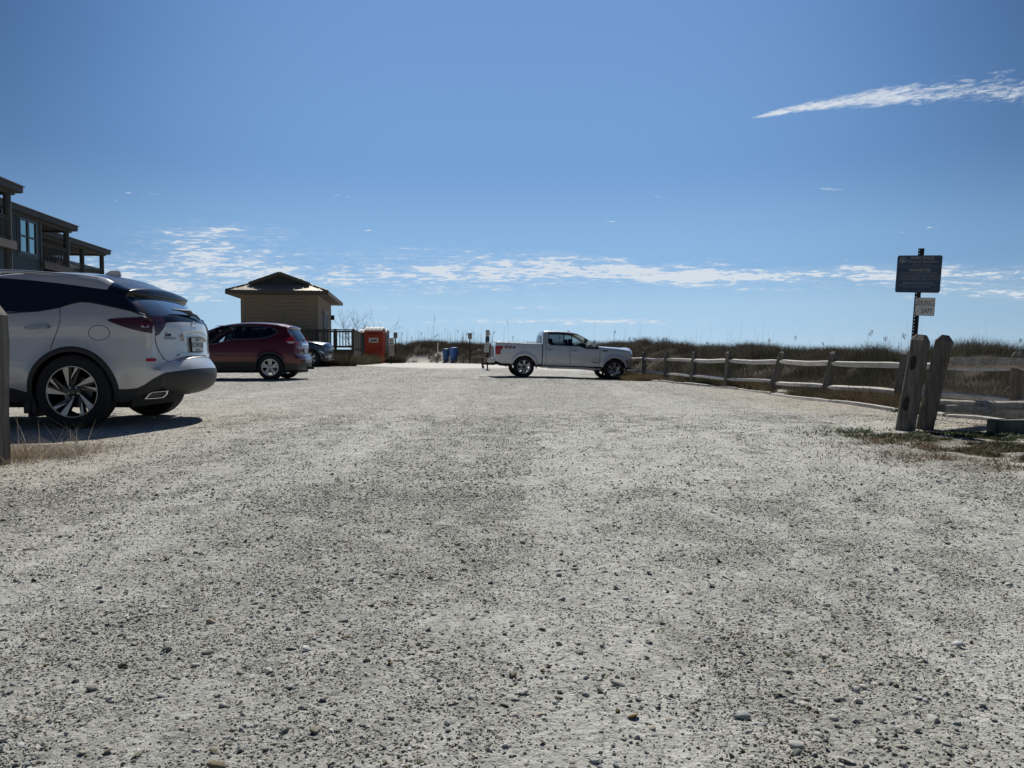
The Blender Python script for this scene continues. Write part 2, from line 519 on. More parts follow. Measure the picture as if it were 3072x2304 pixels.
# ------------------------------------------------------------------ vehicles
def catmull(P, step):
    """P list of (x,z,...) rows; returns resampled rows and index of each control point"""
    P = np.array(P, float); out = []; idx = []
    n = len(P)
    for i in range(n - 1):
        p0, p1, p2, p3 = P[max(i - 1, 0)], P[i], P[i + 1], P[min(i + 2, n - 1)]
        L = np.hypot(*(p2 - p1)[:2]); k = max(1, int(round(L / step)))
        idx.append(len(out))
        m1 = (p2 - p0) / 2; m2 = (p3 - p1) / 2
        l0 = np.hypot(*(p1 - p0)[:2]) + 1e-9; l2 = np.hypot(*(p3 - p2)[:2]) + 1e-9
        m1 = m1 * min(1, 2 * L / (L + l0)); m2 = m2 * min(1, 2 * L / (L + l2))
        for j in range(k):
            t = j / k
            h = (2*t**3 - 3*t*t + 1) * p1 + (t**3 - 2*t*t + t) * m1 + (-2*t**3 + 3*t*t) * p2 + (t**3 - t*t) * m2
            h[2:] = p1[2:] * (1 - t) + p2[2:] * t
            out.append(h)
    idx.append(len(out)); out.append(P[-1])
    return np.array(out), idx

def spline2(pts, step=.03, closed=False):
    if closed:
        q = [pts[-1]] + list(pts) + [pts[0], pts[1]]
        o, ix = catmull([(p[0], p[1]) for p in q], step)
        return [tuple(p) for p in o[ix[1]:ix[-2]]]
    o, ix = catmull([(p[0], p[1]) for p in pts], step)
    return [tuple(p) for p in o]

def inpoly(P, poly):
    P = np.asarray(P); poly = np.asarray(poly); x, y = P[:, 0], P[:, 1]
    r = np.zeros(len(P), bool); n = len(poly); j = n - 1
    for i in range(n):
        xi, yi = poly[i]; xj, yj = poly[j]
        c = ((yi > y) != (yj > y)) & (x < (xj - xi) * (y - yi) / (yj - yi + 1e-15) + xi)
        r ^= c; j = i
    return r

class Shell:
    def __init__(s, root, ctrl, arches, sill, W, zprof, pf, pr, step=.035, flare=.012, crown_p=2.6, grid=.06):
        """ctrl rows: (x, z, round radius, bulge, key); x runs to the rear from the rear axle"""
        s.root = root; s.W = W; s.zprof = zprof; s.pf = pf; s.pr = pr; s.arches = arches; s.flare = flare; s.cp = crown_p; s.grid = grid
        segs = []; cur = []
        rows = []; s.key = {}
        start = 0
        for i, c in enumerate(ctrl):
            if (c[4].endswith('!') and i > 0) or i == len(ctrl) - 1:
                part = ctrl[start:i + 1]
                o, ix = catmull([q[:4] for q in part], step)
                for q, k in zip(part, ix):
                    if q[4]: s.key[q[4].rstrip('!')] = len(rows) + k
                rows += list(o[:-1]) if i < len(ctrl) - 1 else list(o)
                start = i
        s.U = np.array(rows)               # upper outline samples
        X, Z = s.U[:, 0], s.U[:, 1]
        dxs = np.gradient(X); dzs = np.gradient(Z); l = np.hypot(dxs, dzs) + 1e-12
        s.N = np.stack([-dzs / l, dxs / l], 1)   # outward normal for a path front -> top -> rear
        s.S = np.concatenate([[0], np.cumsum(np.hypot(np.diff(X), np.diff(Z)))])
        # bottom, rear -> front
        B = []
        xr, zr = X[-1], Z[-1]; xf, zf = X[0], Z[0]
        xs = xr
        for (ax, az, ar) in sorted(arches, key=lambda q: -q[0]):
            hz = sill - az
            hx = math.sqrt(max(ar * ar - hz * hz, 0))
            for x in np.arange(xs, ax + hx, -.08)[1:]:
                B.append((x, sill if x < xr - .25 else zr + (sill - zr) * (xr - x) / .25))
            a0 = math.atan2(hz, hx)
            n = 26
            for k in range(n + 1):
                a_ = a0 + (math.pi - 2 * a0) * k / n
                B.append((ax + ar * math.cos(a_), az + ar * math.sin(a_)))
            xs = ax - hx
        for x in np.arange(xs, xf, -.08)[1:]:
            if x > xf + .04: B.append((x, sill if x > xf + .25 else zf + (sill - zf) * (x - xf) / .25))
        s.B = np.array(B) if B else np.zeros((0, 2))
        s.P = np.vstack([s.U[:, :2], s.B])
    def dist(s, x, z):
        A = s.U[:-1, :2]; Bq = s.U[1:, :2]
        px = np.stack([x, z], -1)[:, None, :]
        ab = (Bq - A)[None]; t = ((px - A[None]) * ab).sum(-1) / ((ab ** 2).sum(-1) + 1e-12)
        t = np.clip(t, 0, 1)
        c = A[None] + ab * t[..., None]
        d = np.hypot(*(px - c).transpose(2, 0, 1))
        k = d.argmin(1)
        return d[np.arange(len(k)), k], s.U[k, 2]
    def base(s, x, z):
        w = s.W + interp_s(z, s.zprof)
        x0, x1, c, p = s.pr
        w = w - c * np.clip((x - x0) / (x1 - x0), 0, 1.3) ** p
        x0, x1, c, p = s.pf
        w = w - c * np.clip((x0 - x) / (x0 - x1), 0, 1.3) ** p
        for (ax, az, ar) in s.arches:
            rr = np.hypot(x - ax, z - az)
            w = w + s.flare * np.exp(-((rr - ar - .02) / .06) ** 2)
        return w
    def w(s, x, z):
        x = np.atleast_1d(np.asarray(x, float)); z = np.atleast_1d(np.asarray(z, float))
        out = np.empty(len(x))
        for i in range(0, len(x), 2000):
            xx, zz = x[i:i + 2000], z[i:i + 2000]
            d, r = s.dist(xx, zz)
            q = np.clip(d / np.maximum(r, 1e-6), 0, 1)
            out[i:i + 2000] = s.base(xx, zz) - r * (1 - np.sqrt(np.clip(1 - (1 - q) ** 2, 0, 1)))
        return out
    def wn(s, x, z):
        """width and outward normal components (nx, ny>0, nz)"""
        x = np.atleast_1d(np.asarray(x, float)); z = np.atleast_1d(np.asarray(z, float))
        h = .004
        gx = (s.w(x + h, z) - s.w(x - h, z)) / (2 * h); gz = (s.w(x, z + h) - s.w(x, z - h)) / (2 * h)
        d, r = s.dist(x, z)
        n = np.stack([-gx, np.ones_like(gx), -gz], 1)
        k = np.argmin(((x[:, None] - s.U[None, :, 0]) ** 2 + (z[:, None] - s.U[None, :, 1]) ** 2), 1) if len(x) * len(s.U) < 4e7 else np.zeros(len(x), int)
        edge = (d < .006) & (r > .015)
        n[edge] = np.stack([s.N[k, 0], np.full(len(k), .25), s.N[k, 1]], 1)[edge]
        return s.w(x, z), n / np.linalg.norm(n, axis=1)[:, None]
    def side(s, regions, default=('body', 'M'), only=(-1, 1)):
        P = [tuple(p) for p in s.P]; nP = len(P)
        faces = [list(range(nP))]
        E = [(i, (i + 1) % nP) for i in range(nP)]
        pts = list(P)
        for rg in regions:
            q = rg['poly']; b = len(pts); pts += [tuple(p) for p in q]
            E += [(b + i, b + (i + 1) % len(q)) for i in range(len(q))]
        inner = []
        for i in range(0, len(s.U)):
            r = s.U[i, 2]
            if r < .01: continue
            for f_ in (.06, .2, .42, .72, 1.0):
                inner.append((s.U[i, 0] - s.N[i, 0] * r * f_, s.U[i, 1] - s.N[i, 1] * r * f_))
        x0, z0 = s.P.min(0); x1, z1 = s.P.max(0); g_ = s.grid
        for j, zz in enumerate(np.arange(z0, z1, g_)):
            for xx in np.arange(x0 + (g_ / 2 if j % 2 else 0), x1, g_): inner.append((xx, zz))
        for (ax, az, ar) in s.arches:
            for rr in (ar + .02, ar + .045, ar + .08):
                for k in range(40):
                    inner.append((ax + rr * math.cos(k / 40 * 2 * math.pi), az + rr * math.sin(k / 40 * 2 * math.pi)))
        inner = np.array(inner)
        inner = inner[inpoly(inner, s.P)]
        d, r = s.dist(inner[:, 0], inner[:, 1])
        keep = (d > r * .05) & (d > .004)
        # not right beside the bottom outline
        if len(s.B):
            dm = np.min(np.hypot(inner[:, None, 0] - s.B[None, :, 0], inner[:, None, 1] - s.B[None, :, 1]), 1)
            keep &= dm > .012
        inner = inner[keep]
        pts += [tuple(p) for p in inner]
        res = delaunay_2d_cdt([Vector(p) for p in pts], E, faces, 1, 1e-5)
        vs = np.array([tuple(v_) for v_ in res[0]]); fs = np.array([f_ for f_ in res[2] if len(f_) == 3])
        cen = vs[fs].mean(1)
        ok = inpoly(cen, s.P)
        fs, cen = fs[ok], cen[ok]
        own = np.full(len(fs), -1)
        for k, rg in enumerate(regions):
            own[(own < 0) & inpoly(cen, rg['poly'])] = k
        wv_, nn = s.wn(vs[:, 0], vs[:, 1])
        made = []
        for k in range(-1, len(regions)):
            sel = fs[own == k]
            if not len(sel): continue
            rg = regions[k] if k >= 0 else dict(name=default[0], mat=default[1])
            if rg.get('drop'): continue
            used, inv = np.unique(sel, return_inverse=True); inv = inv.reshape(-1, 3)
            for sg in only:
                off = rg.get('off', 0.0)
                p3 = np.stack([vs[used, 0], sg * (wv_[used] + off), vs[used, 1]], 1)
                n3 = nn[used] * np.array([1, sg, 1])
                f3 = inv if sg < 0 else inv[:, ::-1]
                a_, b_, c_ = p3[f3[0]] ; 
                if np.dot(np.cross(b_ - a_, c_ - a_), n3[f3[0][0]]) < 0: f3 = f3[:, ::-1]
                made.append((rg, sg, p3, f3, n3))
        return made
    def strip(s, regions, default=('body', 'M'), T=None, i0=0, i1=None):
        T = sorted(set((T or []) + [-1, -.97, -.92, -.84, -.72, -.55, -.36, -.18, 0, .18, .36, .55, .72, .84, .92, .97, 1] + [q for rg in regions for q in (-rg['t'], rg['t'])] ))
        T = np.array(T); i1 = len(s.U) - 1 if i1 is None else i1
        Wd = s.w(s.U[:, 0], s.U[:, 1])
        G = np.stack([s.Q(i, T, Wd) for i in range(len(s.U))])
        m = len(T); made = []
        nn = np.cross(np.gradient(G, axis=1), np.gradient(G, axis=0)); nn /= np.linalg.norm(nn, axis=2)[..., None] + 1e-12
        out = np.zeros_like(nn); out[..., 0] = s.N[:, 0][:, None]; out[..., 2] = s.N[:, 1][:, None]
        sgn = np.sign((nn * out).sum(-1)); sgn[sgn == 0] = 1
        nn = nn * sgn[..., None]
        own = {}
        for i in range(i0, i1):
            for j in range(m - 1):
                tm = abs((T[j] + T[j + 1]) / 2); r_ = -1
                for k, rg in enumerate(regions):
                    if s.key[rg['a']] <= i < s.key[rg['b']] and rg.get('tmin', 0) <= tm <= rg['t']: r_ = k; break
                own.setdefault(r_, []).append((i * m + j, i * m + j + 1, (i + 1) * m + j + 1, (i + 1) * m + j))
        V3 = G.reshape(-1, 3); N3 = nn.reshape(-1, 3)
        for k, f_ in own.items():
            rg = regions[k] if k >= 0 else dict(name=default[0], mat=default[1])
            if rg.get('drop'): continue
            f_ = np.array(f_); used, inv = np.unique(f_, return_inverse=True); inv = inv.reshape(-1, 4)
            p3 = V3[used] + N3[used] * rg.get('off', 0.0)
            a_, b_, c_ = p3[inv[0][:3]]
            if np.dot(np.cross(b_ - a_, c_ - a_), N3[used][inv[0][0]]) < 0: inv = inv[:, ::-1]
            made.append((rg, 0, p3, inv, N3[used]))
        return made
    def Q(s, i, T, Wd=None):
        """points across the strip at (fractional) outline index i"""
        T = np.atleast_1d(T)
        k = np.arange(len(s.U))
        u_ = np.array([np.interp(i, k, s.U[:, c]) for c in range(4)]); n_ = np.array([np.interp(i, k, s.N[:, c]) for c in range(2)])
        wd = s.w(u_[0], u_[1])[0] if Wd is None else np.interp(i, k, Wd)
        b = u_[3] * (1 - np.abs(T) ** s.cp)
        return np.stack([u_[0] + n_[0] * b, T * wd, u_[1] + n_[1] * b], 1)
    def build(s, made_list, merge_body=True):
        objs = {}
        groups = {}
        for (rg, sg, p3, f3, n3) in made_list:
            k = rg['name'] if (rg['name'] in ('body', 'cladding') or rg.get('merge')) else (rg['name'], sg, id(rg))
            groups.setdefault(k, []).append((rg, p3, f3, n3))
        for k, lst in groups.items():
            vs = []; fs = []; ns = []; b = 0
            for (rg, p3, f3, n3) in lst:
                vs += [tuple(map(float, p)) for p in p3]; ns += [tuple(map(float, p)) for p in n3]
                fs += [tuple(int(q) + b for q in f_) for f_ in f3]; b += len(p3)
            rg = lst[0][0]
            me = bpy.data.meshes.new(rg['name']); me.from_pydata(vs, [], fs)
            me.polygons.foreach_set('use_smooth', [True] * len(fs)); me.update()
            try: me.normals_split_custom_set_from_vertices(ns)
            except Exception as ex: print('normals', ex)
            o = link_mesh(rg['name'], me, rg['mat'], s.root)
            objs.setdefault(rg['name'], []).append(o)
        return objs
    # ---- photograph -> surface
    def setcam(s):
        s.Mi = s.root.matrix_world_inv
        s.Mw = s.root_m
    def on_side(s, px, py, sg=-1, extra=0.0):
        o = s.Mi @ Vector((0, 0, CAMH)); d = s.Mi.to_3x3() @ (at(px, py, 10.0) - Vector((0, 0, CAMH)))
        w_ = s.W
        for _ in range(12):
            t = (sg * (w_ + extra) - o.y) / d.y
            p = o + d * t
            w_ = .5 * w_ + .5 * s.w(p.x, p.z)[0]
        return (p.x, p.z)
    def on_strip(s, px, py, ka, kb):
        if not hasattr(s, '_cache'): s._cache = {}
        if (ka, kb) not in s._cache:
            ii = np.arange(s.key[ka], s.key[kb] + .01, .2); TT = np.linspace(-1, 1, 161)
            Wd = s.w(s.U[:, 0], s.U[:, 1])
            G = np.stack([s.Q(i, TT, Wd) for i in ii])
            Mw = np.array(s.Mw); P = G.reshape(-1, 3) @ Mw[:3, :3].T + Mw[:3, 3]
            # project
            cp, sp = math.cos(PITCH), math.sin(PITCH)
            up = P[:, 2] - CAMH; fw = P[:, 1]
            dep = fw * cp - up * sp; v_ = up * cp + fw * sp
            X = CX + F * P[:, 0] / dep; Y = CY - F * v_ / dep
            s._cache[(ka, kb)] = (ii, TT, X, Y, P[:, 1])
        ii, TT, X, Y, D = s._cache[(ka, kb)]
        q = (X - px) ** 2 + (Y - py) ** 2
        k = int(np.argmin(q + 0.02 * D))
        return (float(ii[k // len(TT)]), float(TT[k % len(TT)]))
    def map_side(s, sg=-1):
        def f(p):
            w_, n = s.wn([p[0]], [p[1]])
            return Vector((p[0], sg * w_[0], p[1])), Vector((n[0][0], sg * n[0][1], n[0][2]))
        return f
    def map_strip(s):
        def f(p):
            h = .4
            c = Vector(s.Q(p[0], p[1])[0]); a_ = Vector(s.Q(p[0] + h, p[1])[0]) - Vector(s.Q(p[0] - h, p[1])[0]); b_ = Vector(s.Q(p[0], p[1] + .02)[0]) - Vector(s.Q(p[0], p[1] - .02)[0])
            n = b_.cross(a_).normalized()
            k = min(max(int(p[0]), 0), len(s.N) - 1)
            if n.x * s.N[k, 0] + n.z * s.N[k, 1] < 0: n.negate()
            return c, n
        return f

def interp_s(z, pts):
    """smooth (catmull) 1-D interpolation"""
    xs = np.array([p[0] for p in pts]); ys = np.array([p[1] for p in pts])
    z = np.clip(z, xs[0], xs[-1]); k = np.clip(np.searchsorted(xs, z) - 1, 0, len(xs) - 2)
    m = np.gradient(ys, xs)
    h = xs[k + 1] - xs[k]; t = (z - xs[k]) / h
    return (2*t**3-3*t*t+1)*ys[k] + (t**3-2*t*t+t)*h*m[k] + (-2*t**3+3*t*t)*ys[k+1] + (t**3-t*t)*h*m[k+1]

def patch(name, polys, mapfn, mats, parent, off=.003, thick=.006, cell=.05, scale=(1, 1), mis=None):
    """thin raised pieces that follow a surface; polys: outlines in the surface's own 2D coordinates"""
    mb = MB()
    for pi, poly in enumerate(polys):
        mi = mis[pi] if mis else 0
        P = []
        for i in range(len(poly)):
            a_, b_ = np.array(poly[i], float), np.array(poly[(i + 1) % len(poly)], float)
            L = np.hypot(*((b_ - a_) * scale)); k = max(1, int(L / cell))
            for j in range(k): P.append(tuple(a_ + (b_ - a_) * j / k))
        Pa = np.array(P); n = len(P)
        x0, z0 = Pa.min(0); x1, z1 = Pa.max(0)
        G = [(x, z) for x in np.arange(x0, x1, cell / scale[0]) for z in np.arange(z0, z1, cell / scale[1])]
        if G:
            G = np.array(G); G = G[inpoly(G, Pa)]
            if len(G):
                S_ = np.array(scale)
                dm = np.min(np.linalg.norm((G[:, None] - Pa[None]) * S_, axis=2), 1)
                G = G[dm > cell * .35]
        else: G = np.zeros((0, 2))
        pts = [Vector(p) for p in P] + [Vector(p) for p in G]
        res = delaunay_2d_cdt(pts, [(i, (i + 1) % n) for i in range(n)], [list(range(n))], 1, 1e-7)
        vs = [tuple(v_) for v_ in res[0]]
        top = []; bot = []
        for p in vs:
            c, nn = mapfn(p)
            top.append(c + nn * off); bot.append(c + nn * (off - thick))
        fs = [tuple(f_) for f_ in res[2]]
        cnt = {}
        for f_ in fs:
            for q in range(len(f_)):
                e_ = (f_[q], f_[(q + 1) % len(f_)]); cnt[e_] = 1
        bd = [e_ for e_ in cnt if (e_[1], e_[0]) not in cnt]
        m = len(vs)
        mb.add(top + bot, fs + [tuple(q + m for q in reversed(f_)) for f_ in fs] + [(b_, a_, a_ + m, b_ + m) for a_, b_ in bd], mi)
    o = mb.build(name, mats, parent, smooth=35)
    return o

def stroke(pts, w, scale=(1, 1), closed=False):
    """polygons of a line of width w through pts (2D)"""
    out = []; n = len(pts); S_ = np.array(scale, float)
    P = [np.array(p, float) * S_ for p in pts]
    rng_ = range(n if closed else n - 1)
    L = []; Rr = []
    for i in range(n):
        a_ = P[(i - 1) % n] if (closed or i > 0) else P[i]
        b_ = P[(i + 1) % n] if (closed or i < n - 1) else P[i]
        d = b_ - a_; d = d / (np.hypot(*d) + 1e-9); nrm = np.array([-d[1], d[0]])
        ww = w[i] if isinstance(w, (list, tuple)) else w
        L.append((P[i] + nrm * ww / 2) / S_); Rr.append((P[i] - nrm * ww / 2) / S_)
    if closed:
        return [[tuple(L[i]), tuple(L[(i + 1) % n]), tuple(Rr[(i + 1) % n]), tuple(Rr[i])] for i in rng_]
    return [[tuple(p) for p in L] + [tuple(p) for p in reversed(Rr)]]

def set_root(root, loc, rz, pitch=0.0):
    root.location = loc
    root.rotation_mode = 'XYZ'
    root.rotation_euler = (0, pitch, rz)
    m = Matrix.Translation(Vector(loc)) @ Matrix.Rotation(rz, 4, 'Z') @ Matrix.Rotation(pitch, 4, 'Y')
    return m

def wheel(parent, x, sg, ytrack, Rt, wd, Rr, style, n=40, hub_emblem=True):
    """tyre mesh with rim and spokes as its pieces; sg=-1 is the side at negative y"""
    yo = sg * ytrack                   # outer face of the tyre
    yi = sg * (ytrack - wd)
    def Y(f_): return yo + (yi - yo) * f_
    mb = MB()
    sw = Rt - Rr
    prof = [(Rr * .985, .10), (Rr * 1.02, .045), (Rr + sw * .25, .01), (Rr + sw * .55, 0.0), (Rr + sw * .80, .02), (Rr + sw * .94, .06), (Rt, .14), (Rt + .001, .3)]
    full = prof + [(Rt - .006, .305), (Rt - .006, .34), (Rt + .001, .345), (Rt + .002, .48), (Rt - .006, .485), (Rt - .006, .52), (Rt + .002, .525), (Rt + .001, .66), (Rt - .006, .665), (Rt - .006, .70), (Rt + .001, .705)] + [(r_, 1 - f_) for r_, f_ in reversed(prof)]
    mb.lathe([(r_, Y(f_)) for r_, f_ in full], n=n * 2, c=(0, 0, 0))
    t = mb.build('wheel', M['tyre'], parent, smooth=40)
    t.location = (x, 0, Rt)
    d = -1 if sg > 0 else 1            # local "in" direction factor
    rb = MB()
    rb.lathe([(Rr * 1.0, Y(.035)), (Rr * 1.012, Y(.02)), (Rr * .985, Y(.02)), (Rr * .965, Y(.06))], n=n * 2, mi=0)
    rb.lathe([(Rr * .965, Y(.06)), (Rr * .93, Y(.35)), (Rr * .93, Y(.93)), (Rr * .99, Y(.95))], n=n, mi=1)
    rb.lathe([(Rr * .60, Y(.45)), (Rr * .60, Y(.50)), (Rr * .2, Y(.50))], n=n, mi=2)      # brake disc
    rb.lathe([(0.0001, Y(.55)), (Rr * .22, Y(.55))], n=16, mi=1)
    r_ = rb.build('rim', [M['rims'], M['rimd'], M['discm']], t, smooth=40)
    sp = MB(); sk = MB()
    def quad(p4, f0=.05, f1=.22, mi=0, dish=0.0):
        def mp(ff):
            def f(a_, b_):
                rr = math.hypot(a_, b_)
                return (a_, Y(ff + dish * (1 - rr)), b_)
            return f
        q = [(a_ * Rr, b_ * Rr) for a_, b_ in p4]
        sp.prism(p4, lambda a_, b_: (a_ * Rr * sgx, Y(f0 + dish * (1 - min(1, math.hypot(a_, b_)))), b_ * Rr),
                 lambda a_, b_: (a_ * Rr * sgx, Y(f1 + dish * (1 - min(1, math.hypot(a_, b_)))), b_ * Rr), mi)
    sgx = 1
    def rot(p, a_): return (p[0] * math.cos(a_) + p[1] * math.sin(a_), -p[0] * math.sin(a_) + p[1] * math.cos(a_))
    def pol(adeg, r_): return (r_ * math.sin(R(adeg)), r_ * math.cos(R(adeg)))
    if style == 'blade':
        for k in range(5):
            a_ = R(72 * k)
            wide = [pol(-22, .965), pol(-14.5, .985), pol(-7, .965), pol(-30, .30), pol(-46, .24)]
            nar = [pol(8, .965), pol(16, .965), pol(-8, .50), pol(-11, .47)]
            quad([rot(p, a_) for p in wide], .03, .10, 0, .10)
            quad([rot(p, a_) for p in nar], .03, .10, 0, .10)
            # black backs of the spokes
            quad([rot(p, a_) for p in [pol(-19, .97), pol(-3, .97), pol(-10, .3), pol(-48, .22)]], .105, .35, 1, .12)
            quad([rot(p, a_) for p in [pol(9, .97), pol(19, .97), pol(6, .3), pol(-22, .25)]], .115, .35, 1, .12)
        hubr = .27
    elif style == 'ten':
        for k in range(10):
            a_ = R(36 * k + (7 if k % 2 else -7) + 18)
            quad([rot(p, a_) for p in [pol(-7, .93), pol(7, .93), pol(16, .30), pol(-16, .30)]], .01, .10, 0, .06)
        hubr = .32
        for k in range(40):
            quad([pol(9 * k - 4.7, .99), pol(9 * k + 4.7, .99), pol(9 * k + 4.7, .88), pol(9 * k - 4.7, .88)], .02, .10, 0)
    else:
        for k in range(6):
            a_ = R(60 * k)
            quad([rot(p, a_) for p in [pol(-12, .96), pol(-1.2, .97), pol(-3, .30), pol(-25, .30)]], .02, .12, 0, .12)
            quad([rot(p, a_) for p in [pol(1.2, .97), pol(12, .96), pol(25, .30), pol(3, .30)]], .02, .12, 0, .12)
            quad([rot(p, a_) for p in [pol(-9, .97), pol(9, .97), pol(24, .3), pol(-24, .3)]], .06, .3, 1, .14)
        hubr = .30
    # hub
    dd = {'blade': .13, 'ten': .05, 'six': .10}[style]
    sp.lathe([(0.0001, Y(dd - .03)), (Rr * .10, Y(dd - .03)), (Rr * .12, Y(dd)), (Rr * hubr, Y(dd + .03)), (Rr * hubr, Y(dd + .3))], n=24, mi=0 if style == 'ten' else 1)
    if style != 'ten':
        for k in range(5):
            c_ = pol(72 * k + 36, .2)
            sp.lathe([(0.0001, Y(dd - .005)), (.009, Y(dd - .005)), (.009, Y(dd + .03))], n=8, mi=0, c=(c_[0] * Rr, 0, c_[1] * Rr))
    sp.build('spokes', [M['rims'], M['rimd']], t, smooth=30)
    return t

def chassis(root, x0, x1, wid, z0, z1, arches, ytrack, wellw=.30, wellr=.05):
    mb = MB()
    ax = sorted(a_[0] for a_ in arches)
    mb.box(((x0 + x1) / 2, 0, (z0 + z1) / 2), (x1 - x0, wid, z1 - z0))
    for (cx, cz, ar) in arches:
        r_ = ar + wellr
        for sg in (-1, 1):
            y0, y1 = sg * (ytrack - .03), sg * (ytrack - wellw - .02)
            n = 20
            A = [(cx + r_ * math.cos(-.25 + (math.pi + .5) * k / n), cz + r_ * math.sin(-.25 + (math.pi + .5) * k / n)) for k in range(n + 1)]
            vs = [(p[0], y0, p[1]) for p in A] + [(p[0], y1, p[1]) for p in A]
            mb.add(vs, [(k, k + 1, n + 2 + k, n + 1 + k) for k in range(n)])
            mb.add([(p[0], y1, p[1]) for p in A], [tuple(range(n + 1))])
        mb.box((cx, 0, cz), (.12, 1.3, .12)); 
    return mb.build('underbody', M['gap'], root, recalc=False)

def seat(root, x, y, z, w=.5, h=.62, lean=.22):
    mb = MB()
    mb.box((x - .15, y, z), (.5, w, .16))
    m = Matrix.Rotation(lean, 3, 'Y')
    mb.box((x + .14 + lean * h * .4, y, z + h * .5), (.14, w * .92, h), m)
    mb.box((x + .16 + lean * h * .95, y, z + h + .07), (.10, w * .62, .20), m)
    return mb.build('seat', M['inside'], root, smooth=60, bevel=.018)
M['satin'] = mat('satin_black', (.004, .004, .006), .16, spec=.25)
M['dimmetal'] = mat('dim_metal', (.12, .115, .10), .45, .8)
M['discm'] = mat('brake_disc', (.16, .16, .165), .4, .8)
ALLCARS = []

def q2(px0, py0, sc):
    return lambda X, Y: (px0 + X / sc, py0 + Y / sc)

def place_shell(sh, root, Mw):
    sh.Mw = Mw; sh.Mi = Mw.inverted()

# ================================================= white crossover, nearest on the left
def build_white_crossover():
    r2 = q2(0, 780, 1873 / 700.0)
    root = empty('parked_car', label='white crossover suv with black pillars, nearest car, cut by the left edge', cat='car')
    s = 292.0; Zs = F / s
    xr = (213 - CX) / s
    Mw = set_root(root, (xr, Zs + .955, 0.0), 0.0)
    W = .955
    zp = [(.25, -.07), (.40, -.03), (.60, -.002), (.80, -.012), (.95, -.024), (1.08, -.028), (1.15, -.040), (1.24, -.085), (1.40, -.175), (1.55, -.255), (1.70, -.34)]
    ctrl = [(-3.56, .24, .04, .16, ''), (-3.64, .36, .06, .2, ''), (-3.66, .55, .08, .22, 'fb'), (-3.66, .75, .08, .22, ''), (-3.60, .88, .08, .2, 'h0'), (-3.35, 1.0, .1, .12, ''), (-2.9, 1.09, .12, .05, ''),
            (-2.3, 1.15, .10, .04, 'ws0'), (-1.9, 1.32, .07, .05, ''), (-1.45, 1.50, .07, .05, ''), (-1.05, 1.60, .07, .04, 'ws1'), (-.6, 1.648, .08, .035, ''), (-.15, 1.640, .08, .035, ''), (.04, 1.617, .08, .035, 'r1'), (.2, 1.585, .08, .035, ''),
            (.40, 1.535, .07, .035, ''), (.62, 1.462, .035, .05, 'sp'), (.665, 1.432, .02, .055, ''), (.62, 1.385, .02, .06, 'rw0'), (.73, 1.27, .05, .09, ''), (.85, 1.135, .05, .10, 'rw1'), (.885, 1.085, .05, .10, 'tg'), (.90, .98, .06, .10, ''),
            (.90, .85, .07, .11, ''), (.91, .74, .07, .11, ''), (.925, .66, .06, .115, 'tg2'), (.965, .625, .03, .13, 'bp'), (.985, .575, .03, .15, 'bp2'), (.99, .51, .03, .15, ''), (.98, .455, .03, .13, ''), (.93, .39, .03, .07, ''), (.84, .345, .03, .0, '')]
    ctrl = [(c[0] - .145 * float(smin((c[0] - .15) / .40)),) + tuple(c[1:]) for c in ctrl]
    ctrl = [(c[0], c[1], c[2], c[3] * (1.25 if c[0] > .6 else 1), c[4]) for c in ctrl]
    Rt = .383
    arches = [(0, Rt, .415), (-2.825, Rt, .415)]
    sh = Shell(root, ctrl, arches, .27, W, zp, (-3.0, -3.66, .24, 2.2), (.18, .87, .26, 2.5), step=.03, grid=.05, flare=.02, crown_p=2.3)
    place_shell(sh, root, Mw)
    S = lambda X, Y: sh.on_side(*r2(X, Y))
    # regions on the side
    arcR = .47
    def ring(cx, cz, r_, a0=-20, a1=200, n=30): return [(cx + r_ * math.cos(R(a0 + (a1 - a0) * k / n)), cz + r_ * math.sin(R(a0 + (a1 - a0) * k / n))) for k in range(n + 1)]
    dlo_bot = [S(*p) for p in [(62, 415), (200, 413), (300, 408), (390, 394), (480, 376), (560, 350), (640, 332), (720, 335), (820, 353), (920, 375), (1040, 402), (1170, 440)]]
    dlo_top = [S(*p) for p in [(860, 238), (760, 226), (640, 208), (460, 185), (230, 160), (0, 143)]]
    black = [(.75, 1.13)] 
    front_top = [(-.9, 1.555), (-1.3, 1.49), (-1.75, 1.325), (-2.1, 1.185), (-2.15, 1.15), (-1.7, 1.15), (-1.1, 1.165)]
    dlo = dlo_bot + [(.80, 1.13), (.80, 1.28), (.60, 1.42), (.68, 1.48), (.42, 1.56), (.30, 1.56)] + dlo_top + front_top
    rear_clad = [S(*p) for p in [(950, 1036), (1020, 1036), (1100, 1028), (1160, 1000), (1230, 952), (1300, 915), (1370, 893), (1440, 882)]] + [(1.3, .575), (1.3, .1), (.3, .1)]
    arch_r = ring(0, Rt, arcR) + [(-.6, .1), (.6, .1)]
    arch_f = ring(-2.825, Rt, arcR) + [(-3.4, .1), (-2.2, .1)]
    sillp = [(-3.3, .1), (.5, .1), (.5, .365), (-.35, .372), (-.5, .385), (-.62, .42), (-2.3, .43), (-3.3, .40)]
    frontclad = [(-3.8, .1), (-3.1, .1), (-3.1, .42), (-3.4, .47), (-3.8, .47)]
    seam_b = [S(*p) for p in [(480, 376), (484, 430), (482, 490), (462, 560), (436, 625), (412, 690), (405, 725)]]
    rdoor = [p for p in seam_b] + [(-.56, .5), (-.62, .43), (-1.12, .44), (-1.16, .8), (-1.13, 1.2)]
    fdoor = [(-1.125, 1.2), (-1.155, .8), (-1.115, .44), (-2.13, .45), (-2.20, .7), (-2.18, 1.0), (-2.08, 1.18)]
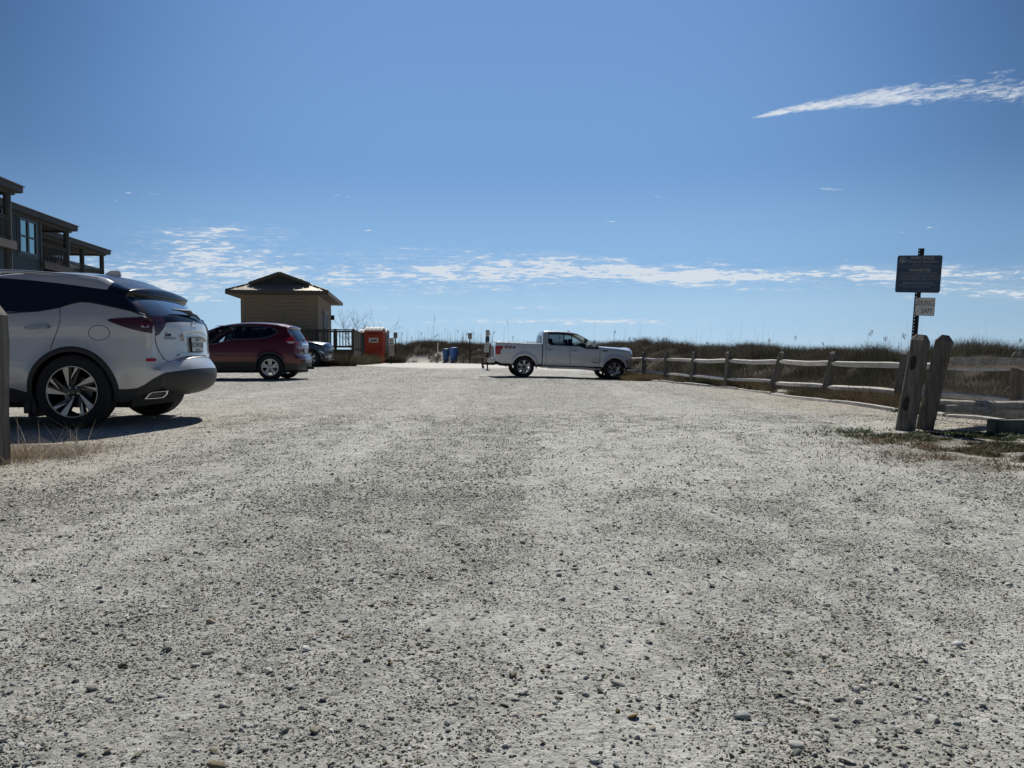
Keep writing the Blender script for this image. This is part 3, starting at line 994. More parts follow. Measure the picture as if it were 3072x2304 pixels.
    win_f = [(-1.14, 1.19), (-1.14, 1.50), (-1.35, 1.455), (-1.75, 1.30), (-1.98, 1.205), (-1.95, 1.17)]
    regs = [dict(name='side_window', poly=win_f, mat=M['priv'], off=-.004),
            dict(name='window_band', poly=dlo, mat=M['gloss'], off=-.002),
            dict(name='cladding', poly=rear_clad, mat=M['clad']), dict(name='cladding', poly=arch_r, mat=M['clad']), dict(name='cladding', poly=arch_f, mat=M['clad']), dict(name='cladding', poly=sillp, mat=M['clad']), dict(name='cladding', poly=frontclad, mat=M['clad']),
            dict(name='rear_door', poly=rdoor, mat=M['white']), dict(name='front_door', poly=fdoor, mat=M['white'])]
    made = sh.side(regs, ('body', M['white']))
    made += sh.strip([dict(name='windshield', a='ws0', b='ws1', t=.93, mat=M['rwin']), dict(name='spoiler', a='r1', b='rw0', t=1.0, mat=M['satin']), dict(name='rear_window', a='rw0', b='rw1', t=.90, mat=M['rwin']),
                      dict(name='pillar_trim', a='rw0', b='tg', t=1.0, mat=M['satin']), dict(name='tailgate', a='tg', b='tg2', t=.86, mat=M['white']), dict(name='hood', a='h0', b='ws0', t=.86, mat=M['white']), dict(name='grille', a='fb', b='h0', t=.45, mat=M['gloss'])],
                     ('body', M['white']), i0=0, i1=sh.key['bp2'])
    made += [m_ for m_ in sh.strip([], ('cladding', M['clad']), i0=sh.key['bp2'])]
    objs = sh.build(made)
    ms, mt = sh.map_side(-1), sh.map_strip()
    # fine seams
    fuel = [S(795 + 85 * math.cos(k / 24 * 2 * math.pi), 584 + 60 * math.sin(k / 24 * 2 * math.pi)) for k in range(24)]
    patch('fuel_door', stroke(fuel, .006, closed=True), ms, M['gap'], root, off=.001, thick=.003)
    for q_ in (seam_b, [(-1.125, 1.2), (-1.157, .8), (-1.117, .44)]): patch('door_seam', stroke(q_, .007), ms, M['gap'], root, off=.001, thick=.003)
    patch('roof_seam', stroke([S(836, 160), S(830, 225)], .006), ms, M['gap'], root, off=.001, thick=.003)
    for sg in (-1, 1):
        f = sh.map_side(sg)
        hp = [S(*p) for p in [(207, 545), (215, 535), (260, 527), (330, 520), (385, 520), (398, 528), (398, 545), (385, 550), (320, 550), (260, 556), (220, 556)]]
        h_ = patch('door_handle', [hp], f, M['chromed'], root, off=.035, thick=.022, cell=.03)
        hp2 = [(p[0] - 1.06, p[1] - .02) for p in hp]
        patch('door_handle', [hp2], f, M['chromed'], root, off=.035, thick=.022, cell=.03)
        cup = [S(300 + 50 * math.cos(a_), 560 + 20 * math.sin(a_)) for a_ in np.linspace(0, math.pi, 9)]
        patch('handle_cup', [cup], f, M['white'], root, off=.003, thick=.004)
        # chrome strip under the window band
        crv = [S(*p) for p in [(64, 419), (200, 417), (300, 412), (390, 398), (480, 380), (560, 354), (640, 336), (720, 339), (820, 357), (920, 379), (1040, 406), (1165, 443)]]
        patch('window_trim', stroke([(-2.1, 1.16), (-1.6, 1.145), (-1.1, 1.16)] + crv[1:], [.012] * 3 + [.012] * (len(crv) - 1)), f, M['clad'], root, off=.006, thick=.01)
        # reflector
        rf = [S(*p) for p in [(1172, 790), (1285, 790), (1298, 798), (1306, 815), (1172, 814)]]
        rf = [(min(p[0], .765), p[1]) for p in rf]
        patch('reflector', [rf], f, M['redl'], root, off=.009, thick=.012, cell=.02)
        # roof rail
        rl = MB()
        pts = [S(*p) for p in [(0, 88), (200, 97), (400, 110), (560, 122), (700, 138), (780, 150), (850, 162)]]
        pts = [(-1.0, 1.60), (-.95, 1.635)] + pts
        def rp(p, dz):
            return Vector((p[0], sg * (sh.w(p[0], min(p[1], 1.60))[0] - .03), p[1] + dz))
        rl.tube([rp(p, 0) for p in pts], [.012] + [.019] * (len(pts) - 2) + [.008], 8)
        rl.build('roof_rail', M['railm'], root, smooth=60)
        # tail lamp on the flank
        lampo = [S(*p) for p in [(862, 484), (880, 474), (980, 466), (1090, 462), (1180, 462), (1235, 458), (1300, 468), (1368, 492), (1352, 520), (1322, 552), (1292, 578), (1262, 590), (1150, 578), (1040, 552), (950, 522), (890, 500)]]
        lampo = [(min(p[0], .742 if sg < 0 else .69), p[1]) for p in lampo]
        L = patch('tail_light', [lampo], f, M['redd'], root, off=.010, thick=.02, cell=.025)
        lx = lambda q: [(min(p[0], .72 if sg < 0 else .68), p[1]) for p in q]
        patch('lens', [lx([S(*p) for p in [(1128, 498), (1232, 500), (1235, 524), (1135, 522)]])], f, M['redl'], L, off=.013, thick=.004)
        patch('lens', [lx([S(*p) for p in [(1132, 528), (1225, 530), (1225, 543), (1134, 541)]])], f, M['clearl'], L, off=.013, thick=.004)
        patch('lens', [lx([S(*p) for p in [(1135, 473), (1225, 476), (1228, 492), (1130, 490)]])], f, M['lampd'], L, off=.013, thick=.004)
    # rear face features, read off the photograph
    T = lambda X, Y, a='rw0', b='bp2': sh.on_strip(*r2(X, Y), a, b)
    sc = (sh.S[-1] / len(sh.U), .8)
    def mirror(pl): return [(p[0], -p[1]) for p in pl]
    kr, kt = sh.key['rw1'], sh.key['tg']
    for sg in (-1, 1):
        patch('tail_light', [[(kr - .6, sg * .985), (kr - .6, sg * .74), (kt + .2, sg * .76), (kt + 4.0, sg * .94), (kt + 4.4, sg * .985)]], mt, M['redd'], root, off=.010, thick=.02, scale=sc)
    # tailgate seam
    sm = [T(*p) for p in [(1233, 592), (1240, 640), (1262, 695), (1290, 750), (1318, 795), (1345, 815), (1385, 828)]]
    patch('tailgate_seam', stroke(sm + [(sm[-1][0], 0)] + mirror(sm)[::-1], .010, sc), mt, M['gap'], root, off=.0012, thick=.003, scale=sc)
    # number plate recess brow, plate
    pl = [T(*p) for p in [(1500, 625), (1588, 628), (1603, 735), (1512, 737)]]
    c0 = np.mean([np.array(mt(p)[0]) for p in pl], 0)
    tilt = Matrix.Rotation(R(-6), 4, 'Y')
    cpos = Vector((c0[0] + .018, 0, c0[2]))
    fr = MB(); fr.box((0, 0, 0), (.012, .325, .172)); fo = fr.build('number_plate', M['gap'], root, bevel=.004); fo.location = cpos; fo.rotation_euler = (0, R(-5), 0)
    pm = MB(); pm.box((.0075, 0, 0), (.004, .300, .150)); po = pm.build('plate_panel', M['plate'], fo)
    tx = MB(); Mt = Matrix.Translation((.0105, 0, -.004)) @ Matrix.Rotation(R(90), 4, 'Z') @ Matrix.Rotation(R(90), 4, 'X')
    text_into(tx, '0C3W120', .078, Mt, bold=.001)
    text_into(tx, 'FLORIDA', .028, Matrix.Translation((.0105, 0, .055)) @ Matrix.Rotation(R(90), 4, 'Z') @ Matrix.Rotation(R(90), 4, 'X'))
    text_into(tx, 'SUNSHINE STATE', .018, Matrix.Translation((.0105, 0, -.058)) @ Matrix.Rotation(R(90), 4, 'Z') @ Matrix.Rotation(R(90), 4, 'X'))
    tx.build('plate_letters', M['ink'], fo, recalc=False)
    brow = [T(*p) for p in [(1452, 612), (1462, 590), (1485, 577), (1530, 572)]]
    bl = brow + mirror(brow)[::-1]
    patch('plate_brow', [bl + [(p[0] + 1.6, p[1] * .97) for p in reversed(bl)]], mt, M['white'], root, off=.030, thick=.04, scale=sc, cell=.03)
    lip = [T(*p) for p in [(1480, 752), (1600, 752), (1676, 750)]]
    li = lip[0][0]
    patch('tailgate_lip', [[(li, -.55), (li, .55), (li + 1.0, .6), (li + 1.0, -.6)]], mt, M['white'], root, off=.022, thick=.03, scale=sc, cell=.03)
    # scuff plate along the bumper step
    bq = sh.key['bp'] - .6
    stp = [[(bq - .45, t_), (bq + .45, t_ - .004), (bq + .45, t_ + .022), (bq - .45, t_ + .026)] for t_ in np.arange(-.66, .66, .042)]
    patch('bumper_step', stp, mt, M['rims'], root, off=.004, thick=.006, scale=sc)
    # badge and lettering
    bd = T(1560, 532)
    c, n_ = mt((bd[0], 0.0))
    bdg = MB()
    bdg.lathe([(.040, .0), (.040, .008), (.048, .010), (.050, .0)], axis='y', n=28)
    bdg.box((0, .004, 0), (.10, .008, .018))
    bo = bdg.build('badge', M['chrome'], root, smooth=40); bo.location = c; bo.rotation_euler = (0, 0, R(-90))
    def letter(X, Y, t, size, name, m_, **k):
        p = T(X, Y); c, n_ = mt(p)
        zax = Vector((0, 0, 1)); zax = (zax - n_ * zax.dot(n_)).normalized(); xax = zax.cross(n_).normalized()
        Mm = Matrix.Translation(c + n_ * .004) @ Matrix((xax, zax, n_)).transposed().to_4x4()
        tb = MB(); text_into(tb, t, size, Mm, extrude=.0008, **k)
        return tb.build(name, m_, root, recalc=False)
    letter(1370, 627, 'MURANO', .036, 'lettering', M['chromed'], space=1.25, bold=.0012)
    letter(1348, 598, 'Lee', .060, 'dealer_lettering', M['ink'], shear=.35, bold=.0025)
    # rear wiper
    wp = MB()
    a0, n0 = mt(T(1520, 462)); a1, n1 = mt((sh.key['rw1'] - .2, .02))
    a1 = a1 + n1 * .03
    wp.tube([a1 + Vector((0.0, .05, -.01)), a1 + Vector((.0, 0, .01)), a1 + Vector((-.02, -.16, .02)), a1 + Vector((-.04, -.34, .025))], [.026, .03, .014, .008], 8)
    wp.tube([a1 + Vector((0.0, .04, -.01)), a1 + Vector((.025, .12, -.02)), a1 + Vector((.02, .25, -.06))], [.022, .014, .01], 8)
    wp.build('rear_wiper', M['clad'], root, smooth=60)
    # fin
    fn = MB()
    P = [(-.02, 0), (.02, .045), (.06, .07), (.16, .075), (.175, .055), (.18, .0)]
    c, n_ = mt((sh.key['r1'] - 6.5, 0))
    fn.prism(P, lambda a_, b_: (c.x + a_ + .03, -.022, c.z - .022 + b_), lambda a_, b_: (c.x + a_ + .03, .022, c.z - .022 + b_))
    fn.build('roof_antenna', M['white'], root, smooth=40, bevel=.008)
    # exhausts
    for sg in (-1, 1):
        eo = [(.665, .300), (.70, .350), (.725, .368), (.80, .376), (.862, .382), (.852, .345), (.825, .312), (.76, .300)]
        cx_, cz_ = .765, .342
        if sg > 0: eo = [(p[0] - .10, p[1]) for p in eo]; cx_ -= .10
        def pos(p, k, o):
            x_, z_ = cx_ + (p[0] - cx_) * k, cz_ + (p[1] - cz_) * k
            return (x_ + .5 * o, sg * (.775 - .62 * (x_ - .665) + o), z_)
        ex = MB(); n = len(eo)
        ex.add([pos(p, 1, -.12) for p in eo] + [pos(p, 1, .012) for p in eo] + [pos(p, .86, .012) for p in eo] + [pos(p, .84, -.05) for p in eo], [(k + j * n, (k + 1) % n + j * n, (k + 1) % n + (j + 1) * n, k + (j + 1) * n) for j in range(3) for k in range(n)])
        eo_ = ex.build('exhaust_tip', M['chrome'], root)
        em = MB(); em.add([pos(p, .845, -.045) for p in eo], [tuple(range(n))]); em.build('exhaust_mouth', M['dimmetal'], root, recalc=False)
    # mud flaps
    for sg in (-1, 1):
        for ax in (-.47, -2.825 + .44):
            mf = MB(); mf.box((ax - .0, sg * .78, .235), (.02 if ax > -2 else .02, .26, .24)); 
            mf.box((ax, sg * .88, .25), (.13, .03, .19)); mf.build('mud_flap', M['clad'], root)
    chassis(root, -3.3, .46, 1.25, .20, .45, arches, .92)
    rb = MB(); rb.box((.50, 0, .36), (.35, 1.1, .10)); rb.build('rear_underbody', M['gap'], root)
    for ax in (0, -2.825):
        for sg in (-1, 1): wheel(root, ax, sg, .955, Rt, .235, .262, 'blade')
    # front details (out of the photograph)
    for sg in (-1, 1):
        mi = MB(); mi.box((-1.95, sg * 1.02, 1.16), (.12, .2, .14)); mi.box((-1.95, sg * .90, 1.12), (.05, .14, .05)); mi.build('mirror', M['white'], root, bevel=.03, smooth=60)
        patch('headlight', [[(-3.55, .86), (-3.35, .92), (-3.0, .97), (-3.05, .90), (-3.3, .82), (-3.52, .76)]], sh.map_side(sg), M['clearl'], root, off=.008, thick=.015)
    return root

# ================================================= dark red crossover
def build_red_crossover():
    r3 = q2(580, 900, 2212 / 600.0)
    root = empty('parked_car', label='dark red crossover suv with silver ten spoke wheels parked beyond the white one', cat='car')
    s = 104.5; Zs = F / s; xr = (809.7 - CX) / s; W = .92
    zg = float(gbase(np.array([xr]), np.array([Zs]))[0])
    Mw = set_root(root, (xr, Zs + W, .012), 0.0)
    zp = [(.25, -.06), (.45, -.02), (.65, 0), (.85, -.01), (1.0, -.03), (1.1, -.05), (1.3, -.13), (1.5, -.22), (1.72, -.34)]
    ctrl = [(-3.50, .24, .04, .12, ''), (-3.56, .40, .06, .16, ''), (-3.58, .62, .08, .18, 'fb'), (-3.54, .80, .08, .16, ''), (-3.42, .93, .08, .12, 'h0'), (-3.0, 1.03, .1, .06, ''), (-2.45, 1.11, .1, .04, 'ws0'),
            (-2.05, 1.34, .07, .05, ''), (-1.60, 1.53, .07, .05, ''), (-1.30, 1.60, .07, .04, 'ws1'), (-.9, 1.645, .08, .035, ''), (-.4, 1.650, .08, .035, ''), (.1, 1.615, .08, .035, ''), (.45, 1.565, .06, .035, 'r1'),
            (.60, 1.53, .03, .04, 'sp'), (.61, 1.505, .02, .045, ''), (.56, 1.47, .02, .05, 'rw0'), (.68, 1.28, .05, .07, ''), (.79, 1.10, .05, .08, 'rw1'), (.82, 1.02, .05, .08, 'tg'), (.83, .90, .06, .08, ''), (.83, .78, .06, .08, ''), (.84, .70, .06, .085, 'tg2'),
            (.90, .66, .05, .09, 'bp'), (.93, .60, .06, .09, ''), (.93, .50, .06, .09, 'bp2'), (.92, .40, .06, .09, ''), (.84, .30, .05, .05, '')]
    ctrl = [(c[0] - .13 * float(smin((c[0] - .15) / .35)),) + tuple(c[1:]) for c in ctrl]
    Rt = .364
    arches = [(0, Rt, .40), (-2.705, Rt, .40)]
    sh = Shell(root, ctrl, arches, .26, W, zp, (-2.9, -3.58, .24, 2.2), (.15, .82, .24, 2.4), step=.04, grid=.08)
    place_shell(sh, root, Mw)
    S = lambda X, Y: sh.on_side(*r3(X, Y))
    def ring(cx, cz, r_, a0=-20, a1=200, n=30): return [(cx + r_ * math.cos(R(a0 + (a1 - a0) * k / n)), cz + r_ * math.sin(R(a0 + (a1 - a0) * k / n))) for k in range(n + 1)]
    zb = 1.05
    w_rear = [S(*p) for p in [(458, 430), (458, 285), (600, 284), (700, 290), (750, 296), (752, 420), (600, 427)]]
    w_q = [S(*p) for p in [(762, 418), (760, 298), (840, 303), (890, 315), (928, 352), (880, 388)]]
    xb = w_rear[0][0] - .10
    w_front = [(xb, w_rear[0][1]), (xb, w_rear[1][1]), (xb - .5, w_rear[1][1] - .01), (-1.65, 1.42), (-1.95, 1.27), (-2.12, 1.14), (-2.05, 1.06), (-1.6, 1.045)]
    band = [(w_front[-2][0] - .03, 1.035), w_front[5], w_front[4], w_front[3], (xb - .5, w_rear[1][1] + .02), (w_rear[1][0], w_rear[1][1] + .02), (w_q[1][0], w_q[1][1] + .02), (w_q[3][0], w_q[3][1] + .02), (w_q[4][0] + .02, w_q[4][1]), (w_q[0][0] + .2, w_q[0][1] - .0), (w_q[0][0], w_q[0][1] - .02), (xb, w_rear[0][1] - .02)]
    low = [(-4, .1), (1.5, .1), (1.5, .40), (.8, .44), (.43, .50), (.3, .525), (-.4, .535), (-.6, .53), (-2.2, .53), (-3.2, .5), (-4, .45)]
    rdoor = [(-.02 - .60, .54), (-1.17, .54), (-1.20, .8), (-1.16, 1.06), (-.30, 1.06), (-.30, 1.0), (-.38, .92), (-.46, .75)]
    fdoor = [(-1.18, .54), (-2.15, .54), (-2.2, .8), (-2.1, 1.04), (-1.165, 1.06), (-1.205, .8)]
    regs = [dict(name='side_window', poly=w_rear, mat=M['tglass'], off=-.008), dict(name='side_window', poly=w_q, mat=M['tglass'], off=-.008), dict(name='side_window', poly=w_front, mat=M['glass'], off=-.008),
            dict(name='window_frame', poly=band, mat=M['gloss'], off=-.001),
            dict(name='cladding', poly=low, mat=M['clad']), dict(name='cladding', poly=ring(0, Rt, .445) + [(-.6, .1), (.6, .1)], mat=M['clad']), dict(name='cladding', poly=ring(-2.705, Rt, .445) + [(-3.3, .1), (-2.1, .1)], mat=M['clad']),
            dict(name='rear_door', poly=rdoor, mat=M['red']), dict(name='front_door', poly=fdoor, mat=M['red'])]
    made = sh.side(regs, ('body', M['red']))
    made += sh.strip([dict(name='windshield', a='ws0', b='ws1', t=.92, mat=M['glass']), dict(name='rear_window', a='rw0', b='rw1', t=.88, mat=M['tglass']), dict(name='tailgate', a='rw1', b='tg2', t=.88, mat=M['red']),
                      dict(name='hood', a='h0', b='ws0', t=.86, mat=M['red']), dict(name='grille', a='fb', b='h0', t=.5, mat=M['gloss']), dict(name='step', a='bp', b='bp2', t=.5, mat=M['chromed'])], ('body', M['red']), i1=sh.key['bp2'])
    made += sh.strip([], ('cladding', M['clad']), i0=sh.key['bp2'])
    sh.build(made)
    sc = (sh.S[-1] / len(sh.U), .8); mt = sh.map_strip()
    for sg in (-1, 1):
        f = sh.map_side(sg)
        top = [(w_q[4][0], w_q[4][1]), w_q[3], w_q[2], w_q[1], w_rear[3], w_rear[1], (xb - .5, w_rear[1][1] + .0), (-1.65, 1.43), (-1.95, 1.28)]
        bot = [w_q[4], w_q[5], w_q[0], w_rear[6], w_rear[0], (xb - .5, 1.045), (-2.05, 1.05)]
        patch('window_trim', stroke(top, .016) + stroke([(p[0], p[1] - .012) for p in bot], .016), f, M['chromed'], root, off=.006, thick=.012)
        L = [S(*p) for p in [(1010, 455), (1035, 430), (1062, 412), (1130, 404), (1180, 420), (1215, 445), (1214, 478), (1150, 484), (1050, 483)]]
        L = [(min(p[0], .655), p[1]) for p in L]
        lo = patch('tail_light', [L], f, M['redl'], root, off=.01, thick=.02)
        patch('lens', [[(min(S(*p)[0], .65), S(*p)[1]) for p in [(1030, 461), (1110, 458), (1208, 460), (1208, 477), (1150, 482), (1055, 481)]]], f, M['clearl'], lo, off=.014, thick=.005)
        for dx_ in (0, -1.02):
            patch('door_handle', [[(-.62 + dx_, .955), (-.60 + dx_, .97), (-.44 + dx_, .97), (-.42 + dx_, .955), (-.45 + dx_, .94), (-.60 + dx_, .94)]], f, M['red'], root, off=.03, thick=.02)
        mi = MB(); mi.box((-1.93, sg * 1.0, 1.13), (.10, .2, .15)); mi.box((-1.93, sg * .90, 1.08), (.05, .12, .04)); mi.build('mirror', M['red'], root, bevel=.03, smooth=60)
        patch('arch_trim', stroke([(.0 + .452 * math.cos(R(a_)), Rt + .452 * math.sin(R(a_))) for a_ in range(5, 180, 8)], .012), f, M['red'], root, off=.008, thick=.01)
        patch('headlight', [[(-3.5, .84), (-3.3, .9), (-2.95, .95), (-3.0, .88), (-3.25, .8), (-3.46, .75)]], sh.map_side(sg), M['clearl'], root, off=.008, thick=.015)
    # rear face: lamp ends, plate, bright strip
    k0, k1 = sh.key['rw1'], sh.key['tg2']
    for sg in (-1, 1):
        a_ = k0 - .5
        patch('tail_light', [[(a_, sg * 1.0), (a_, sg * .84), (a_ + 2.4, sg * .80), (a_ + 3.6, sg * .86), (a_ + 3.6, sg * 1.0)]], mt, M['redl'], root, off=.004, thick=.01, scale=sc)
    patch('tailgate_trim', [[(k0 + 1.6, -.5), (k0 + 1.6, .5), (k0 + 2.6, .52), (k0 + 2.6, -.52)]], mt, M['chrome'], root, off=.015, thick=.02, scale=sc)
    c, n_ = mt(((k0 + k1) / 2 + 1.5, 0))
    pm = MB(); pm.box((c.x + .014, 0, c.z), (.012, .31, .16)); pm.build('number_plate', M['plate'], root)
    hb = MB(); hb.box((.86, 0, .33), (.34, .07, .07)); hb.box((.95, 0, .335), (.10, .12, .03)); hb.build('tow_hitch', M['gap'], root)
    an = MB(); an.tube([(.02, 0, 1.66), (.06, 0, 1.70), (.22, 0, 1.90)], [.012, .005, .003], 6); an.box((.03, 0, 1.66), (.10, .05, .03)); an.build('roof_antenna', M['clad'], root)
    wp = MB(); c, n_ = mt((k0 - .3, 0)); c = c + n_ * .02; wp.tube([c + Vector((0, .04, 0)), c, c + Vector((-.05, -.25, .02))], [.02, .02, .008], 6); wp.build('rear_wiper', M['clad'], root)
    chassis(root, -3.2, .7, 1.2, .2, .62, arches, .89)
    fl = MB(); fl.box((-1.0, 0, .66), (3.2, 1.5, .06)); fl.box((-2.25, 0, .92), (.4, 1.45, .26)); fl.build('dashboard', M['inside'], root, bevel=.03)
    for x in (-1.35, -.45):
        for y in (-.4, .4): seat(root, x, y, .78)
    for ax in (0, -2.705):
        for sg in (-1, 1): wheel(root, ax, sg, W + .0, Rt, .225, .243, 'ten')
    return root

# ================================================= blue-grey suv, only its nose shows
def build_blue_suv():
    root = empty('parked_car', label='slate blue suv with only its nose showing behind the dark red crossover', cat='car')
    s = 67.0; Zs = F / s; W = .98
    xf = (931 - CX) / s            # front axle; car faces right, so turned by 180 degrees
    wb = 3.02
    Mw = set_root(root, (xf - wb, Zs + W, .168), math.pi)
    zp = [(.25, -.06), (.45, -.02), (.65, 0), (.85, -.005), (1.0, -.02), (1.1, -.05), (1.3, -.12), (1.5, -.2), (1.78, -.34)]
    ctrl = [(-3.80, .28, .04, .10, ''), (-3.84, .40, .06, .12, 'fa'), (-3.85, .62, .08, .13, 'fb'), (-3.84, .84, .08, .13, ''), (-3.78, .98, .07, .12, 'h0'), (-3.5, 1.07, .1, .07, ''), (-3.1, 1.12, .1, .05, ''), (-2.55, 1.17, .1, .04, 'ws0'),
            (-2.1, 1.42, .07, .05, ''), (-1.6, 1.64, .07, .04, 'ws1'), (-1.0, 1.72, .08, .03, ''), (0, 1.72, .08, .03, ''), (.7, 1.66, .06, .03, 'rw0'), (.95, 1.2, .05, .06, 'rw1'), (1.02, .9, .06, .07, ''), (1.05, .6, .06, .07, ''), (.98, .3, .05, .05, '')]
    ctrl = [(c[0] + .20 * float(smin((-3.1 - c[0]) / .5)),) + tuple(c[1:]) for c in ctrl]
    Rt = .385; arches = [(0, Rt, .42), (-wb, Rt, .42)]
    sh = Shell(root, ctrl, arches, .28, W, zp, (-3.05, -3.68, .24, 2.2), (.4, 1.05, .2, 2.0), step=.045, grid=.09)
    place_shell(sh, root, Mw)
    def ring(cx, cz, r_, a0=-20, a1=200, n=24): return [(cx + r_ * math.cos(R(a0 + (a1 - a0) * k / n)), cz + r_ * math.sin(R(a0 + (a1 - a0) * k / n))) for k in range(n + 1)]
    wr = [(-.1, 1.16), (-.1, 1.58), (-1.0, 1.6), (-1.0, 1.14)]; wf = [(-1.1, 1.14), (-1.1, 1.6), (-1.6, 1.52), (-2.25, 1.19), (-2.2, 1.14)]; wq = [(.0, 1.16), (.0, 1.58), (.6, 1.54), (.72, 1.2)]
    regs = [dict(name='side_window', poly=p, mat=M['tglass'], off=-.006) for p in (wr, wf, wq)] + [
        dict(name='cladding', poly=[(-4, .1), (1.5, .1), (1.5, .42), (-4, .42)], mat=M['clad']), dict(name='cladding', poly=ring(0, Rt, .46) + [(-.6, .1), (.6, .1)], mat=M['clad']), dict(name='cladding', poly=ring(-wb, Rt, .46) + [(-wb - .6, .1), (-wb + .6, .1)], mat=M['clad']),
        dict(name='rear_door', poly=[(-.45, .45), (-1.05, .45), (-1.05, 1.13), (-.15, 1.14), (-.2, .95), (-.42, .8)], mat=M['blue']), dict(name='front_door', poly=[(-1.07, .45), (-2.3, .45), (-2.35, .8), (-2.25, 1.13), (-1.07, 1.13)], mat=M['blue'])]
    made = sh.side(regs, ('body', M['blue']))
    made += sh.strip([dict(name='windshield', a='ws0', b='ws1', t=.92, mat=M['glass']), dict(name='hood', a='h0', b='ws0', t=.88, mat=M['blue']), dict(name='grille', a='fb', b='h0', t=.62, mat=M['gloss']), dict(name='rear_window', a='rw0', b='rw1', t=.88, mat=M['tglass'])], ('body', M['blue']), i0=sh.key['fa'])
    made += sh.strip([], ('cladding', M['clad']), i1=sh.key['fa'])
    sh.build(made)
    mt = sh.map_strip(); sc = (sh.S[-1] / len(sh.U), .8)
    for sg in (-1, 1):
        f = sh.map_side(sg)
        patch('headlight', [[(-3.58, .93), (-3.45, .985), (-3.2, 1.02), (-3.25, .97), (-3.4, .88), (-3.58, .82)]], f, M['lampd'], root, off=.01, thick=.02)
        patch('fog_trim', [[(-3.60, .64), (-3.52, .70), (-3.38, .75), (-3.40, .70), (-3.52, .64), (-3.60, .58)]], f, M['chrome'], root, off=.012, thick=.02)
        patch('arch_trim', stroke([(-wb + .47 * math.cos(R(a_)), Rt + .47 * math.sin(R(a_))) for a_ in range(0, 185, 8)], .012), f, M['chromed'], root, off=.006, thick=.01)
        patch('vent', [[(-3.58, .56), (-3.50, .58), (-3.48, .44), (-3.58, .44)]], f, M['gap'], root, off=.004, thick=.01)
        mi = MB(); mi.box((-2.0, sg * 1.07, 1.2), (.1, .22, .16)); mi.box((-2.0, sg * .95, 1.15), (.05, .12, .04)); mi.build('mirror', M['blue'], root, bevel=.03, smooth=60)
    gr = MB()
    for z in (.70, .77, .84, .91):
        gr.box((-3.775, 0, z), (.03, .7, .015))
    gr.build('grille_bar', M['chromed'], root)
    lp = MB(); lp.box((-3.68, 0, .33), (.16, .9, .05)); lp.build('skid_plate', M['rims'], root, bevel=.01)
    chassis(root, -3.5, .8, 1.2, .22, .62, arches, .95)
    for x in (-1.5, -.5):
        for y in (-.4, .4): seat(root, x, y, .78)
    for ax in (0, -wb):
        for sg in (-1, 1): wheel(root, ax, sg, W, Rt, .235, .25, 'six', n=24)
    return root

